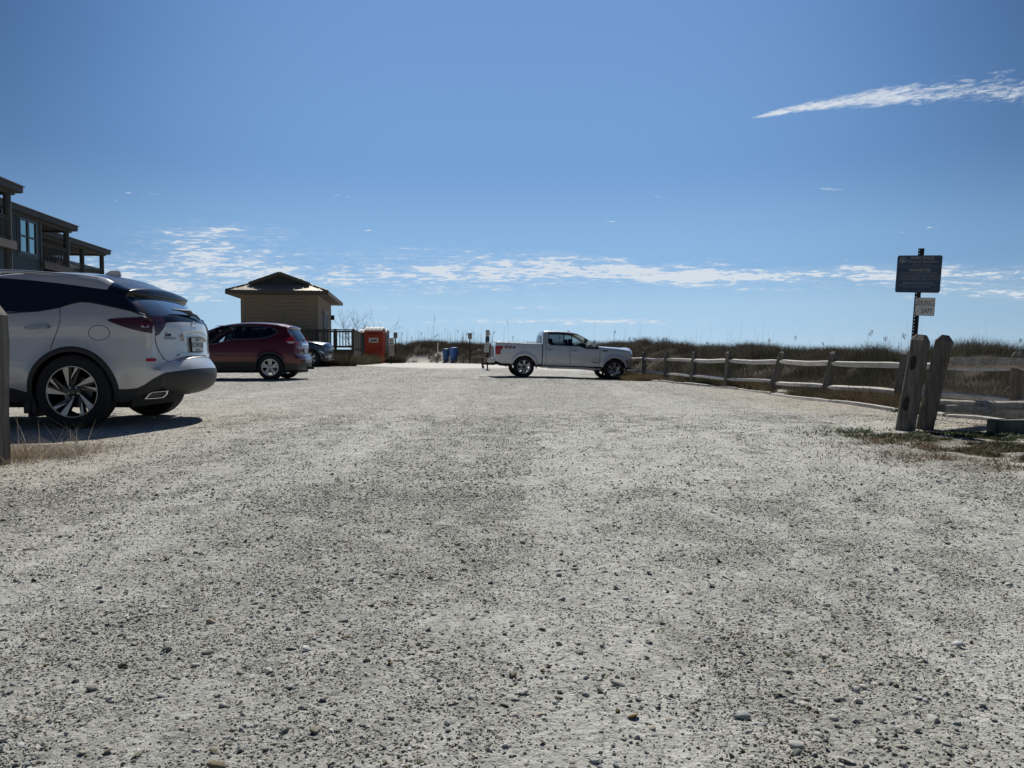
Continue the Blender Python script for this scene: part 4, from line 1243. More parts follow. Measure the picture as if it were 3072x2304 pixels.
# ================================================= pickup truck
def build_pickup():
    r5 = q2(1400, 940, 2212 / 600.0)
    root = empty('pickup_truck', label='silver white four door pickup truck parked across the lot beside the dune', cat='truck')
    W = 1.005
    TH = R(7)
    Zr = 30.58; Xr = .01534 * Zr
    wb = 3.683
    # truck faces right and away; local +x (rear) points left: yaw = 180 + 7
    yaw = math.pi + TH
    pitch = -math.atan2(.115, wb)
    # near side (local y=+W maps to world -y)
    near = Vector((Xr, Zr, -.168))
    off = Matrix.Rotation(yaw, 3, 'Z') @ Vector((0, W, 0))
    Mw = set_root(root, near - off, yaw, pitch)
    # cab
    zp = [(.45, -.04), (.65, -.01), (.85, 0), (1.05, -.005), (1.2, -.02), (1.35, -.05), (1.5, -.10), (1.75, -.185), (1.97, -.28)]
    Rt = .405
    cab = [(-4.42, .50, .05, .14, ''), (-4.46, .58, .05, .16, 'fb'), (-4.46, .76, .05, .18, 'g0'), (-4.42, .80, .05, .18, ''), (-4.41, 1.08, .06, .18, 'g1'), (-4.36, 1.17, .06, .16, 'h0'), (-4.1, 1.225, .08, .08, ''), (-3.7, 1.27, .09, .05, ''), (-3.02, 1.325, .08, .04, 'ws0'),
           (-2.65, 1.55, .07, .05, ''), (-2.25, 1.76, .07, .05, 'ws1'), (-1.95, 1.855, .08, .04, ''), (-1.4, 1.885, .08, .035, ''), (-.95, 1.875, .07, .03, ''), (-.80, 1.84, .06, .03, 'cr0'), (-.755, 1.70, .05, .03, 'cr1'), (-.735, 1.38, .03, .02, 'cr2'), (-.735, .95, .02, 0, ''), (-.735, .50, .01, 0, '')]
    archf = [(-wb, Rt, .49)]
    sh = Shell(root, cab, archf, .50, W, zp, (-3.9, -4.5, .17, 2.0), (-.9, -.5, .0, 2.0), step=.045, grid=.08, flare=.03)
    place_shell(sh, root, Mw)
    S = lambda X, Y: sh.on_side(*r5(X, Y), sg=1)
    wr = [S(*p) for p in [(908, 222), (1000, 222), (1085, 224), (1158, 228), (1160, 354), (1080, 352), (930, 344), (906, 320)]]
    wf = [S(*p) for p in [(1170, 229), (1240, 236), (1300, 250), (1350, 280), (1400, 312), (1446, 352), (1458, 395), (1385, 392), (1310, 384), (1262, 362), (1170, 357)]]
    bandp = [S(*p) for p in [(902, 214), (1085, 217), (1240, 229), (1305, 243), (1360, 277), (1455, 348), (1463, 400), (1385, 398), (1306, 390), (1258, 368), (925, 352), (900, 325)]]
    seamA = [S(1143, 358), S(1143, 610)]; seamB = [S(1476, 370), S(1470, 480), S(1462, 615)]; seamC = [S(872, 214), S(874, 600)]
    fdoor = [S(1145, 358), S(1145, 612), S(1460, 618), S(1468, 480), S(1474, 390), S(1463, 398), S(1385, 396), S(1310, 388), S(1262, 366)]
    rdoor = [S(876, 320), S(876, 604), S(1141, 610), S(1141, 356), S(930, 348)]
    def ring(cx, cz, r_, a0=-20, a1=200, n=30): return [(cx + r_ * math.cos(R(a0 + (a1 - a0) * k / n)), cz + r_ * math.sin(R(a0 + (a1 - a0) * k / n))) for k in range(n + 1)]
    bumperp = [S(1745, 545), S(1832, 545), (-4.9, .5), (-4.2, .3)]
    regs = [dict(name='side_window', poly=wr, mat=M['tglass'], off=-.01), dict(name='side_window', poly=wf, mat=M['glass'], off=-.01), dict(name='window_frame', poly=bandp, mat=M['gloss']),
            dict(name='bumper', poly=[(-4.12, .3), (-5, .3), (-5, .79), (-4.15, .79), (-4.11, .6)], mat=M['chromeb']), dict(name='front_door', poly=fdoor, mat=M['truck']), dict(name='rear_door', poly=rdoor, mat=M['truck'])]
    made = sh.side(regs, ('body', M['truck']))
    made += sh.strip([dict(name='bumper', a='fb', b='g0', t=1.0, mat=M['chromeb'], merge=False), dict(name='grille', a='g0', b='g1', t=.70, mat=M['gloss']), dict(name='hood', a='h0', b='ws0', t=.86, mat=M['truck']), dict(name='windshield', a='ws0', b='ws1', t=.92, mat=M['glass']),
                      dict(name='rear_window', a='cr1', b='cr2', t=.78, mat=M['tglass'])], ('body', M['truck']))
    sh.build(made)
    # bed
    bed = [(-.705, .52, .01, 0, ''), (-.705, .9, .01, 0, ''), (-.705, 1.355, .025, 0, 'b0!'), (.0, 1.355, .03, 0, ''), (1.12, 1.375, .03, .0, 'b1!'), (1.155, 1.34, .03, .01, ''), (1.165, 1.0, .03, .015, 'tl'), (1.165, .70, .03, .015, 'tb'), (1.15, .62, .02, .0, '')]
    shb = Shell(root, bed, [(0, Rt, .49)], .52, W, [(.45, -.05), (.62, -.015), (.85, 0), (1.1, -.004), (1.36, -.03)], (-5, -6, 0, 1), (.9, 1.2, .03, 2), step=.05, grid=.08, flare=.03)
    place_shell(shb, root, Mw)
    SB = lambda X, Y: shb.on_side(*r5(X, Y), sg=1)
    madeb = shb.side([], ('bed', M['truck']))
    madeb += shb.strip([dict(name='bed_cover', a='b0', b='b1', t=1.0, mat=M['clad'], off=.004), dict(name='tailgate', a='b1', b='tb', t=.88, mat=M['truck'])], ('bed', M['truck']))
    for m_ in madeb:
        if m_[0]['name'] == 'bed': m_[0]['merge'] = True
    shb.build(madeb)
    c = Vector((1.185, 0, 1.0))
    tb = MB(); tb.box((1.182, 0, 1.18), (.02, .28, .07)); tb.build('tailgate_handle', M['clad'], root)
    for sg in (-1, 1):
        f, fb = sh.map_side(sg), shb.map_side(sg)
        tl = [SB(*p) for p in [(318, 362), (398, 360), (399, 385), (378, 408), (376, 450), (340, 455), (318, 452)]]
        patch('tail_light', [tl], fb, M['redl'], root, off=.012, thick=.03)
        fl_ = [(x_, z_) for x_, z_ in [(.0 + .50 * math.cos(R(a_)), Rt + .50 * math.sin(R(a_))) for a_ in range(8, 176, 7)]]
        patch('arch_trim', stroke(fl_, .055), fb, M['truck'], root, off=.022, thick=.03)
        fl2 = [(-wb + x_, z_) for x_, z_ in fl_]
        patch('arch_trim', stroke(fl2, .055), f, M['truck'], root, off=.022, thick=.03)
        # lettering on the bed side
        pc = SB(483, 377); cc, nn = fb(pc)
        tb = MB()
        Mm = Matrix.Translation(cc + nn * .004) @ Matrix((Vector((-sg, 0, 0)), Vector((0, 0, 1)), nn)).transposed().to_4x4()
        text_into(tb, 'FX4', .145, Mm @ Matrix.Scale(1.75, 4, (1, 0, 0)), mi=0, bold=.006, extrude=.002)
        text_into(tb, 'FX', .145, Mm @ Matrix.Translation((-.088, 0, .003)) @ Matrix.Scale(1.75, 4, (1, 0, 0)), mi=1, bold=.001, extrude=.002)
        tb.build('lettering', [M['ink'], M['redl']], root, recalc=False)
        for (a_, b_) in ((890, 950), (1160, 1226)):
            zc_ = 403 if a_ < 1000 else 412
            patch('door_handle', [[S(a_, zc_ - 8), S(b_ - 5, zc_ - 8), S(b_, zc_ + 5), S(b_ - 12, zc_ + 10), S(a_ + 8, zc_ + 8)]], f, M['chromeb'], root, off=.035, thick=.02)
        patch('fender_badge', [[S(1505, 408), S(1562, 410), S(1562, 422), S(1505, 420)]], f, M['gap'], root, off=.006, thick=.01)
        patch('door_badge', stroke([S(1385, 541), S(1450, 545)], .02), f, M['gap'], root, off=.006, thick=.01)
        for q_ in (seamA, seamB, seamC): patch('door_seam', stroke(q_, .011), f, M['gap'], root, off=.0015, thick=.004)
        hl = [S(*p) for p in [(1750, 432), (1790, 428), (1820, 440), (1826, 475), (1822, 512), (1795, 505), (1765, 480)]]
        hl = [(max(p[0], -4.44), p[1]) for p in hl]
        patch('headlight', [hl], f, M['clearl'], root, off=.012, thick=.03)
        mi = MB(); mi.box((-2.78, sg * 1.13, 1.42), (.13, .22, .24)); mi.box((-2.78, sg * .98, 1.33), (.06, .16, .06)); mi.build('mirror', M['truck'], root, bevel=.04, smooth=60)
        rbx = MB(); rbx.beam((-.95, sg * .97, .40), (-3.1, sg * .97, .40), .15, .05); rbx.beam((-1.2, sg * .8, .45), (-1.2, sg * .97, .40), .04, .04, up=(1, 0, 0)); rbx.beam((-2.9, sg * .8, .45), (-2.9, sg * .97, .40), .04, .04, up=(1, 0, 0)); rbx.build('running_board', M['rims'], root, bevel=.01)
    gm = MB()
    for z in (.88, .97, 1.06): gm.box((-4.565, 0, z), (.04, .95, .035))
    gm.build('grille_bar', M['chromed'], root)
    bm = MB(); bm.box((1.24, 0, .63), (.16, 1.78, .18)); bm.build('rear_bumper', M['chromeb'], root, bevel=.03)
    hm = MB(); hm.box((1.35, 0, .47), (.55, .07, .07)); hm.box((1.20, 0, .50), (.10, 1.2, .09)); hm.box((1.58, 0, .52), (.05, .22, .34)); hm.box((1.62, 0, .70), (.20, .9, .03)); hm.tube([(1.62, -.4, .62), (1.62, .4, .62)], .03, 8); hm.box((1.55, 0, .34), (.08, .10, .12))
    hm.build('tow_hitch', M['gap'], root)
    ch = MB()
    ch.beam((-4.2, .42, .55), (1.1, .42, .55), .1, .16); ch.beam((-4.2, -.42, .55), (1.1, -.42, .55), .1, .16); ch.box((-1.9, 0, .52), (3.0, 1.6, .14)); ch.box((0, 0, Rt), (.14, 1.5, .14)); ch.box((-wb, 0, Rt), (.14, 1.5, .14))
    ch.tube([(.95, .3, .48), (.65, .35, .46), (-.1, .35, .55)], .05, 8)
    ch.box((.2, 0, .80), (1.7, 1.5, .06)); ch.box((-wb, 0, .86), (1.3, 1.5, .1))
    for cx_ in (0, -wb):
        for sg in (-1, 1):
            n = 16; A = [(cx_ + .52 * math.cos(-.1 + (math.pi + .2) * k / n), Rt + .52 * math.sin(-.1 + (math.pi + .2) * k / n)) for k in range(n + 1)]
            y0, y1 = sg * .95, sg * .64
            ch.add([(p[0], y0, p[1]) for p in A] + [(p[0], y1, p[1]) for p in A], [(k, k + 1, n + 2 + k, n + 1 + k) for k in range(n)])
    ch.build('underbody', M['gap'], root, recalc=False)
    it = MB(); it.box((-2.9, 0, 1.10), (.4, 1.5, .26)); it.box((-1.8, 0, .80), (2.3, 1.6, .06)); it.tube([(-2.62, -.42, 1.28), (-2.60, -.36, 1.33)], .17, 14); it.build('dashboard', M['inside'], root)
    for x in (-2.2, -1.4):
        for y in (-.42, .42): seat(root, x, y, .90, w=.52, h=.52)
    an = MB(); an.prism([(-.1, 0), (0, .06), (.05, .06), (.07, 0)], lambda a_, b_: (-1.95 + a_, -.02, 1.88 + b_), lambda a_, b_: (-1.95 + a_, .02, 1.88 + b_)); an.build('roof_antenna', M['clad'], root)
    for ax in (0, -wb):
        for sg in (-1, 1): wheel(root, ax, sg, W - .01, Rt, .265, .268, 'six', n=28)
    return root

M['chromed'] = mat('dull_chrome', (.30, .31, .32), .3, .9)
M['chromeb'] = mat('bumper_chrome', (.45, .46, .47), .22, .8)
M['railm'] = mat('roof_rail_paint', (.42, .44, .46), .35, .5)
build_white_crossover()
build_red_crossover()
build_blue_suv()
build_pickup()
# ------------------------------------------------------------------ ground
def polar_grid():
    th = np.concatenate([np.linspace(-180, -42, 60, endpoint=False), np.linspace(-42, 42, 460, endpoint=False), np.linspace(42, 180, 60)])
    r = np.concatenate([[0.4], np.geomspace(0.8, 90, 430), np.geomspace(93, 5000, 50)])
    return np.radians(th), r
def pale(x, y):
    """0..1: how bare and pale the packed fines are (wheel tracks, worn patches)"""
    xx = x - .055 * y + .5 * (fbm(y * .12, x * .05, 3, 2) - .5)
    t = fbm(xx * 1.9, y * .16, 21, 3) * .46 + fbm(x * 7.0, y * 4.5, 31, 4) * .54
    return smin((t - .37) / .28)
def ground_color(x, y):
    n = len(x)
    c = np.tile(np.array([[.505, .50, .445]]), (n, 1))
    def mixin(w_, col):
        nonlocal c
        w_ = np.clip(w_, 0, 1)[:, None]; c = c * (1 - w_) + np.array([col]) * w_
    px = CX + F * x / np.maximum(y, .5)
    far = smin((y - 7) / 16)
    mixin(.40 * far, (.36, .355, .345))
    mixin((.72 - .32 * far) * pale(x, y), (.66, .655, .60))
    mixin(.25 * smin((fbm(x * .5, y * .3, 41, 3) - .5) / .15), (.40, .395, .385))
    # warm sandy margins, left and right
    lw = smin((-x - 1.2 - .10 * y) / 2.2) * (1 - smin((y - 9) / 5))
    mixin(.80 * lw * (0.5 + fbm(x * 1.3, y * 1.3, 51)), (.52, .465, .385))
    rw = smin((x - 3.0 - .03 * y) / 1.6) * smin((y - 5.2) / 1.2) * (1 - smin((y - 15) / 6))
    mixin(.75 * rw * (0.4 + fbm(x * 1.2, y * 1.2, 61)), (.54, .47, .37))
    mixin(.8 * smin((fbm(x * 1.6, y * 1.1, 63) - .5) / .12) * rw, (.60, .54, .45))
    # pale sandy path at the far end of the lot
    sd_ = smin((y - 33 - .9 * fbm(x * .5, y * .2, 71) * 6) / 6) * (px > 600)
    mixin(.95 * sd_, (.80, .78, .72))
    # foreground right: dark soil under the weeds
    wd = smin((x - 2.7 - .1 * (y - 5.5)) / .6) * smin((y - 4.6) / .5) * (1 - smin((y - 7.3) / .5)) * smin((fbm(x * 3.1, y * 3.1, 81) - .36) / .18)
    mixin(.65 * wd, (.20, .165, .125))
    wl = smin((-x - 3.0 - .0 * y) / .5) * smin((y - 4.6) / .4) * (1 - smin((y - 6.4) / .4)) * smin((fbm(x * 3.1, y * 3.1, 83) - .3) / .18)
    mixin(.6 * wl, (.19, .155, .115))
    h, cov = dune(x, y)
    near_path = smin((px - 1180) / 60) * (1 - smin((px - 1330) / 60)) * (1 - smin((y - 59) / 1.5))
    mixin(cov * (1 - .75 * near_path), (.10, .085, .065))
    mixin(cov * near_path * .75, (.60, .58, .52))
    lf = smin((y - 30) / 6) * (px < 1050)
    mixin(lf * .7, (.22, .19, .14))
    c = c * .94
    return c
def mound(x, y):
    m = .020 * (fbm(x * .8, y * .8, 91, 3) - .5) + .006 * (fbm(x * 5, y * 5, 93, 2) - .5)
    return m
def gz(x, y):
    return gh(x, y) + mound(x, y) - 4.5 * smin((y - 115) / 45)

th, rr = polar_grid()
TH_, RR_ = np.meshgrid(th, rr)
gx, gy = (RR_ * np.sin(TH_)).ravel(), (RR_ * np.cos(TH_)).ravel()
gzz = gz(gx, gy)
gx = np.append(gx, 0); gy = np.append(gy, 0); gzz = np.append(gzz, gz(np.array([0.]), np.array([0.])))
nr, nt_ = len(rr), len(th)
ii, jj = np.meshgrid(np.arange(nr - 1), np.arange(nt_ - 1), indexing='ij')
q = np.stack([ii * nt_ + jj, (ii + 1) * nt_ + jj, (ii + 1) * nt_ + jj + 1, ii * nt_ + jj + 1], -1).reshape(-1, 4)[:, ::-1]
tr1 = np.concatenate([q[:, [0, 1, 2]], q[:, [0, 2, 3]]])
cen = np.stack([np.full(nt_ - 1, nr * nt_), np.arange(nt_ - 1), np.arange(1, nt_)], 1)[:, ::-1]
gm = bpy.data.materials.new('gravel_ground'); gm.use_nodes = True
nt = gm.node_tree; pb = nt.nodes['Principled BSDF']; G = NG(nt)
ta = G.node('ShaderNodeAttribute', attribute_name='tint')
tcg = G.node('ShaderNodeTexCoord'); oc = V(G, tcg.outputs['Object'])
vd = G.voro(oc, 95.0); vd2 = G.voro(oc, 38.0); vd3 = G.voro(oc, 190.0)
vc = G.node('ShaderNodeTexVoronoi'); nt.links.new(oc.o, vc.inputs['Vector']); vc.inputs['Scale'].default_value = 95
hsv = G.node('ShaderNodeSeparateColor'); nt.links.new(vc.outputs['Color'], hsv.inputs[0])
rnd = V(G, hsv.outputs[0])
fine = G.noise(oc, 34.0, 6.0, 0.7)
wide = G.noise(oc, 7.0, 9.0, 0.86)
col = G.mixc(G.smooth(wide * .65 + fine * .35, 0.34, 0.62), (0.60, 0.60, 0.595), (1.22, 1.22, 1.21))
mul = G.mixc(1.0, V(G, ta.outputs['Color']), col, 'MULTIPLY')
mul = G.mixc(G.smooth(rnd, .72, .95) * 0.55, mul, (.13, .13, .13))  # mottling and dark specks also paint in the shade between small stones
n7 = G.noise(oc, 11.0, 5.0, .72)
mul = G.mixc(G.smooth(n7, .52, .70) * 0.20, mul, (.17, .17, .165))
nt.links.new(mul.o, pb.inputs['Base Color'])
pb.inputs['Roughness'].default_value = .95; pb.inputs['Specular IOR Level'].default_value = .12
h1 = (1.0 - G.smooth(vd, 0.0, .75)) * G.smooth(rnd, .15, .9)
h2 = (1.0 - G.smooth(vd2, 0.0, .7)) * G.smooth(G.noise(oc, 9.0, 3.0), .42, .60)
bn = G.bump(h1 * .5 + h2 * .35 + fine * .9 + wide * 1.6 + (1.0 - vd3) * .3, 0.85, 0.012)
nt.links.new(bn.o, pb.inputs['Normal'])
gv = np.stack([gx, gy, gzz], 1)
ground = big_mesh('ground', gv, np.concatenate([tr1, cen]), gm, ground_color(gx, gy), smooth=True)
tag(ground, kind='structure')

sea_m = mat('sea_water', (.03, .07, .09), .12, spec=.5, bump=.5, bscale=3.0)
sb = MB(); sb.add([(-7000, 120, -1.6), (7000, 120, -1.6), (7000, 9000, -1.6), (-7000, 9000, -1.6)], [(0, 1, 2, 3)])
tag(sb.build('sea', sea_m), kind='structure')

# ------------------------------------------------------------------ loose stones
def ico(sub=0):
    if sub == -2:
        v = np.array([(1, .1, 0), (.1, 1, .1), (-1, .1, .1), (-.1, -1, 0), (.25, .2, .95), (0, 0, -1)], float)
        return v, np.array([[0, 1, 4], [1, 2, 4], [2, 3, 4], [3, 0, 4], [1, 0, 5], [2, 1, 5], [3, 2, 5], [0, 3, 5]])
    if sub < 0:
        v = np.array([(1, 0, 0), (-.5, .87, 0), (-.5, -.87, 0), (.1, .05, 1), (.5, .87, -.1)], float)
        return v, np.array([[0, 4, 3], [4, 1, 3], [1, 2, 3], [2, 0, 3]])
    bm = bmesh.new(); bmesh.ops.create_icosphere(bm, subdivisions=sub + 1, radius=1.0)
    v = np.array([tuple(q.co) for q in bm.verts]); f = np.array([[w_.index for w_ in q.verts] for q in bm.faces]); bm.free()
    return v, f
def stone_field(n, zmin, zmax, smin_, smax, sub, seed, power=1.0, dens=None, sigma=.45):
    r_ = np.random.default_rng(seed)
    Z = (zmin ** power + (zmax ** power - zmin ** power) * r_.random(n * 3)) ** (1 / power)
    a_ = (r_.random(n * 3) - .5) * 2 * .95
    X = a_ * Z
    fade = (1 - smin((np.abs(a_) - .70) / .25)) * (1 - smin((Z - zmax * .86) / (zmax * .14))) * (smin((Z - zmin) / (zmin * .22)) if zmin > 1.2 else 1)
    d = 1 - .66 * pale(X, Z)
    cl = fbm(X * 6.0, Z * 4.5, 101 + seed, 3); d = d * (.35 + .65 * smin((cl - .30) / .34))
    k = r_.random(n * 3) < d * fade
    X, Z = X[k][:n], Z[k][:n]; n = len(X)
    size = np.clip(smin_ * np.exp(r_.normal(0, sigma, n)), smin_ * .5, smax)
    _, cov = dune(X, Z); k = cov < .05; X, Z, size = X[k], Z[k], size[k]; n = len(X)
    base, f = ico(sub); nb = len(base)
    V_ = np.empty((n, nb, 3))
    nvar = 14
    shapes = []
    for s_ in range(nvar):
        q = base.copy(); nn = r_.normal(size=(12, 3)); nn /= np.linalg.norm(nn, axis=1)[:, None]
        for pl in nn:
            dd = q @ pl; lim = r_.uniform(.28, .62); over = np.maximum(dd - lim, 0); q -= over[:, None] * pl
        q *= (1 + r_.normal(0, .06, (nb, 1))); q *= r_.uniform([.75, .75, .45], [1.2, 1.2, .8])
        shapes.append(q)
    shapes = np.array(shapes)
    sh_ = shapes[r_.integers(0, nvar, n)]
    an = r_.random(n) * 6.283; ca_, sa = np.cos(an), np.sin(an)
    x = sh_[..., 0] * ca_[:, None] - sh_[..., 1] * sa[:, None]; y = sh_[..., 0] * sa[:, None] + sh_[..., 1] * ca_[:, None]; z = sh_[..., 2]
    tx = r_.normal(0, .25, n)[:, None]; z = z + x * tx
    V_[..., 0] = X[:, None] + x * size[:, None]; V_[..., 1] = Z[:, None] + y * size[:, None]
    V_[..., 2] = (gz(X, Z) + size * r_.uniform(-.25, .35, n))[:, None] + z * size[:, None]
    F_ = (f[None] + (np.arange(n) * nb)[:, None, None]).reshape(-1, 3)
    b = np.clip(r_.normal(.345, .10, n), .10, .62)
    dk = r_.random(n) < .20; b[dk] *= .60
    warm = r_.normal(0, .012, n)
    C = np.stack([b + warm + .008, b + .004, b - .03 - warm], 1)
    pk = r_.random(n) < .015; C[pk] = C[pk] * np.array([1.15, .95, .88])
    C = np.repeat(C[:, None], nb, 1).reshape(-1, 3)
    return V_.reshape(-1, 3), F_, C
parts = [stone_field(17000, 1.15, 5.2, .0066, .019, 1, 1, 1.6, sigma=.42),
         stone_field(150000, 1.15, 4.6, .0038, .010, 0, 2, 1.7, sigma=.34),
         stone_field(170000, 3.6, 10.5, .0060, .022, -2, 3, 1.6, sigma=.40),
         stone_field(230000, 8.0, 21.0, .0095, .034, -1, 4, 1.4, sigma=.40),
         stone_field(130000, 18.0, 42.0, .019, .050, -1, 6, 1.3, sigma=.35)]
vs, fs, cs, b = [], [], [], 0
for v_, f_, c_ in parts:
    vs.append(v_); fs.append(f_ + b); cs.append(c_); b += len(v_)
stone_m = tint_mat('stone', .95, .15)
tag(big_mesh('gravel', np.concatenate(vs), np.concatenate(fs), stone_m, np.concatenate(cs)), 'loose pale gravel stones scattered over the parking lot', 'gravel', kind='stuff')

# ------------------------------------------------------------------ grass
def blades(X, Y, Z, H, W_, C, r_, lean=.35, bend=.35, segs=2):
    n = len(X)
    an = r_.random(n) * 6.283; la = r_.random(n) * 6.283
    ln = np.abs(r_.normal(0, lean, n)); bd = np.abs(r_.normal(0, bend, n))
    lx, ly = np.cos(la), np.sin(la); wx, wy = np.cos(an) * W_ / 2, np.sin(an) * W_ / 2
    def cen(t):
        o = (ln * t + bd * t * t) * H
        return np.stack([X + lx * o, Y + ly * o, Z + H * t * (1 - .25 * bd * t)], 1)
    wv = np.stack([wx, wy, np.zeros(n)], 1)
    c0, c1, c2 = cen(0), cen(.5), cen(1.0)
    V_ = np.stack([c0 - wv, c0 + wv, c1 - wv * .8, c1 + wv * .8, c2], 1)
    f = np.array([[0, 1, 3], [0, 3, 2], [2, 3, 4]])
    F_ = (f[None] + (np.arange(n) * 5)[:, None, None]).reshape(-1, 3)
    return V_.reshape(-1, 3), F_, np.repeat(C[:, None], 5, 1).reshape(-1, 3)
grass_m = tint_mat('dry_grass', .85, .2, trans=.25)
green_m = tint_mat('green_leaf', .6, .35, trans=.3)
def grass_obj(name, lst, m, label, cat):
    vs, fs, cs, b = [], [], [], 0
    for v_, f_, c_ in lst:
        vs.append(v_); fs.append(f_ + b); cs.append(c_); b += len(v_)
    return tag(big_mesh(name, np.concatenate(vs), np.concatenate(fs), m, np.concatenate(cs)), label, cat, kind='stuff')
def tuft(r_, n, X, Y, H, W_, col, cv=.25, lean=.35, bend=.35, dz=0.0):
    C = np.array([col]) * np.exp(r_.normal(0, cv, (len(X), 1))) * np.exp(r_.normal(0, .06, (len(X), 3)))
    return blades(X, Y, gz(X, Y) + dz, H, W_, C, r_, lean, bend)

r_ = np.random.default_rng(5)
# the dunes
lst = []
n = 300000
px = r_.uniform(1150, 3350, n); wide_ = r_.random(n) < .12; px[wide_] = r_.uniform(3300, 5200, wide_.sum())
zb, zc = interp(px, ZB), interp(px, ZC)
u_ = r_.random(n) ** .8
Z = zb + .2 + (zc + 4 - zb) * u_
X = (px - CX) / F * Z
cl = fbm(X * .5, Z * .5, 7, 4)
path = (px > 1195) & (px < 1330) & (Z < 58.0 + 3.0 * cl)
k = (r_.random(n) < smin((cl - .22) / .25) * .9 + .1) & (~path | (fbm(X * 1.2, Z * .8, 77, 3) > .54))
X, Z, cl = X[k], Z[k], cl[k]; n = len(X)
c2_ = fbm(X * 1.6, Z * 1.1, 47, 3)
big_ = 1 + .45 * smin((fbm(X * .7, Z * .5, 57, 3) - .52) / .16)
H = big_ * r_.uniform(.12, .40, n) * (.25 + 1.5 * smin((c2_ - .30) / .36)) * np.clip(Z / 28, .8, 1.1) * .80; W_ = .0062 * np.clip(Z / 17, 1, 2.4) * r_.uniform(.7, 1.4, n)
t = fbm(X * .25, Z * .25, 17, 3)[:, None]
C = np.array([[.105, .088, .066]]) * (1 - t) + np.array([[.060, .056, .042]]) * t
C = C * np.exp(r_.normal(0, .40, (n, 1))) * (.55 + .9 * fbm(X * 1.1, Z * .9, 49, 3))[:, None]
pal = r_.random(n) < .09; C[pal] = np.array([.24, .20, .15]) * r_.uniform(.6, 1, (pal.sum(), 1))
grn = smin((fbm(X * .8, Z * .8, 19, 3) - .56) / .1)[:, None] * ((Z < 30)[:, None])
C = C * (1 - grn * .7) + np.array([[.05, .065, .03]]) * grn * .7
lst.append(blades(X, Z, gz(X, Z) - .02, H, W_, C, r_, .45, .5))
grass_obj('dune_grass', lst, grass_m, 'dense dark brown dune grass covering the low dunes beyond the fence', 'grass')

# ochre and brown grass along the timber edging
KERB = [(4.62, 28.6), (4.95, 25.7), (5.62, 21.4), (5.57, 16.4), (5.54, 13.3), (5.59, 11.0), (5.45, 9.6), (5.75, 8.8)]
ky = [p[1] for p in KERB][::-1]; kx = [p[0] for p in KERB][::-1]
n = 26000
Y = r_.uniform(9.6, 34, n); X = np.interp(Y, ky, kx) + .12 + np.abs(r_.normal(0, .38, n))
cl = fbm(X * 1.1, Y * .9, 27, 3); k = r_.random(n) < smin((cl - .36) / .16); X, Y, cl = X[k], Y[k], cl[k]; n = len(X)
H = r_.uniform(.05, .30, n) * (.2 + 1.5 * cl); oc_ = smin((fbm(X * .5, Y * .35, 29, 2) - .50) / .14)[:, None]
C = (np.array([[.085, .078, .045]]) * (1 - oc_) + np.array([[.115, .088, .052]]) * oc_) * np.exp(r_.normal(0, .3, (n, 1)))
lst = [blades(X, Y, gz(X, Y) - .01, H, .006 * np.clip(Y / 12, 1, 2.2), C, r_, .5, .7)]
# spill over near the truck nose
n = 16000
X = 4.3 + np.abs(r_.normal(0, .55, n)); Y = r_.uniform(26.5, 33.0, n)
lst.append(tuft(r_, n, X, Y, r_.uniform(.05, .36, n) * (.3 + fbm(X * 2, Y * 2, 39, 2)), .008, (.15, .115, .065), lean=.5, bend=.6))
grass_obj('verge_grass', lst, grass_m, 'ochre dry grass along the timber edging at the foot of the long fence', 'grass')

# left foreground tufts
lst = []
n = 3800
X = -1.9 - np.abs(r_.normal(0, 1, n)) * .9 - 1.3; Y = 5.45 + r_.normal(0, .36, n) + (X + 3.2) * .06
cl = fbm(X * 3.1, Y * 3.1, 83); k = (r_.random(n) < smin((cl - .36) / .2)) & (X > -6); X, Y, cl = X[k], Y[k], cl[k]; n = len(X)
C = np.array([[.20, .155, .095]]) * np.exp(r_.normal(0, .35, (n, 1))); pal = r_.random(n) < .2; C[pal] = np.array([.42, .36, .26]) * r_.uniform(.6, 1, (pal.sum(), 1))
lst.append(blades(X, Y, gz(X, Y) - .005, r_.uniform(.02, .11, n) * (.4 + cl), .0032 * np.ones(n), C, r_, .9, 1.1))
n = 520
X = r_.normal(-3.62, .16, n); Y = r_.normal(5.5, .22, n)
C = np.array([[.26, .20, .13]]) * np.exp(r_.normal(0, .3, (n, 1)))
lst.append(blades(X, Y, gz(X, Y) - .005, r_.uniform(.05, .24, n), .0030 * np.ones(n), C, r_, .8, 1.0))
n = 60
X = r_.normal(-3.30, .22, n); Y = r_.normal(5.75, .15, n)
C = np.array([[.33, .28, .22]]) * np.exp(r_.normal(0, .2, (n, 1)))
lst.append(blades(X, Y, gz(X, Y), r_.uniform(.12, .40, n), .0035 * np.ones(n), C, r_, .8, 1.0))
grass_obj('dry_grass', lst, grass_m, 'dry brown grass at the foot of the wooden post on the left', 'grass')

# green weeds by the leaning posts
lst = []
def weeds(n, cx, cy, sx, sy, H0, H1, W0, col, lean, bend, rot=0.0, thr=.36):
    a_, b_ = r_.normal(0, 1, n) * sx, r_.normal(0, 1, n) * sy
    X = cx + a_ * math.cos(rot) - b_ * math.sin(rot); Y = cy + a_ * math.sin(rot) + b_ * math.cos(rot)
    cl = fbm(X * 4.5, Y * 4.5, 85, 3); k = r_.random(n) < smin((cl - thr) / .07); X, Y, cl = X[k], Y[k], cl[k]; n = len(X)
    C = np.array([col]) * np.exp(r_.normal(0, .35, (n, 1)))
    return blades(X, Y, gz(X, Y) - .004, r_.uniform(H0, H1, n) * (.5 + cl), W0 * r_.uniform(.7, 1.5, n), C, r_, lean, bend)
lst.append(weeds(15000, 3.95, 6.85, .42, .24, .010, .045, .011, (.045, .066, .020), .9, 1.0, -.35, .44))
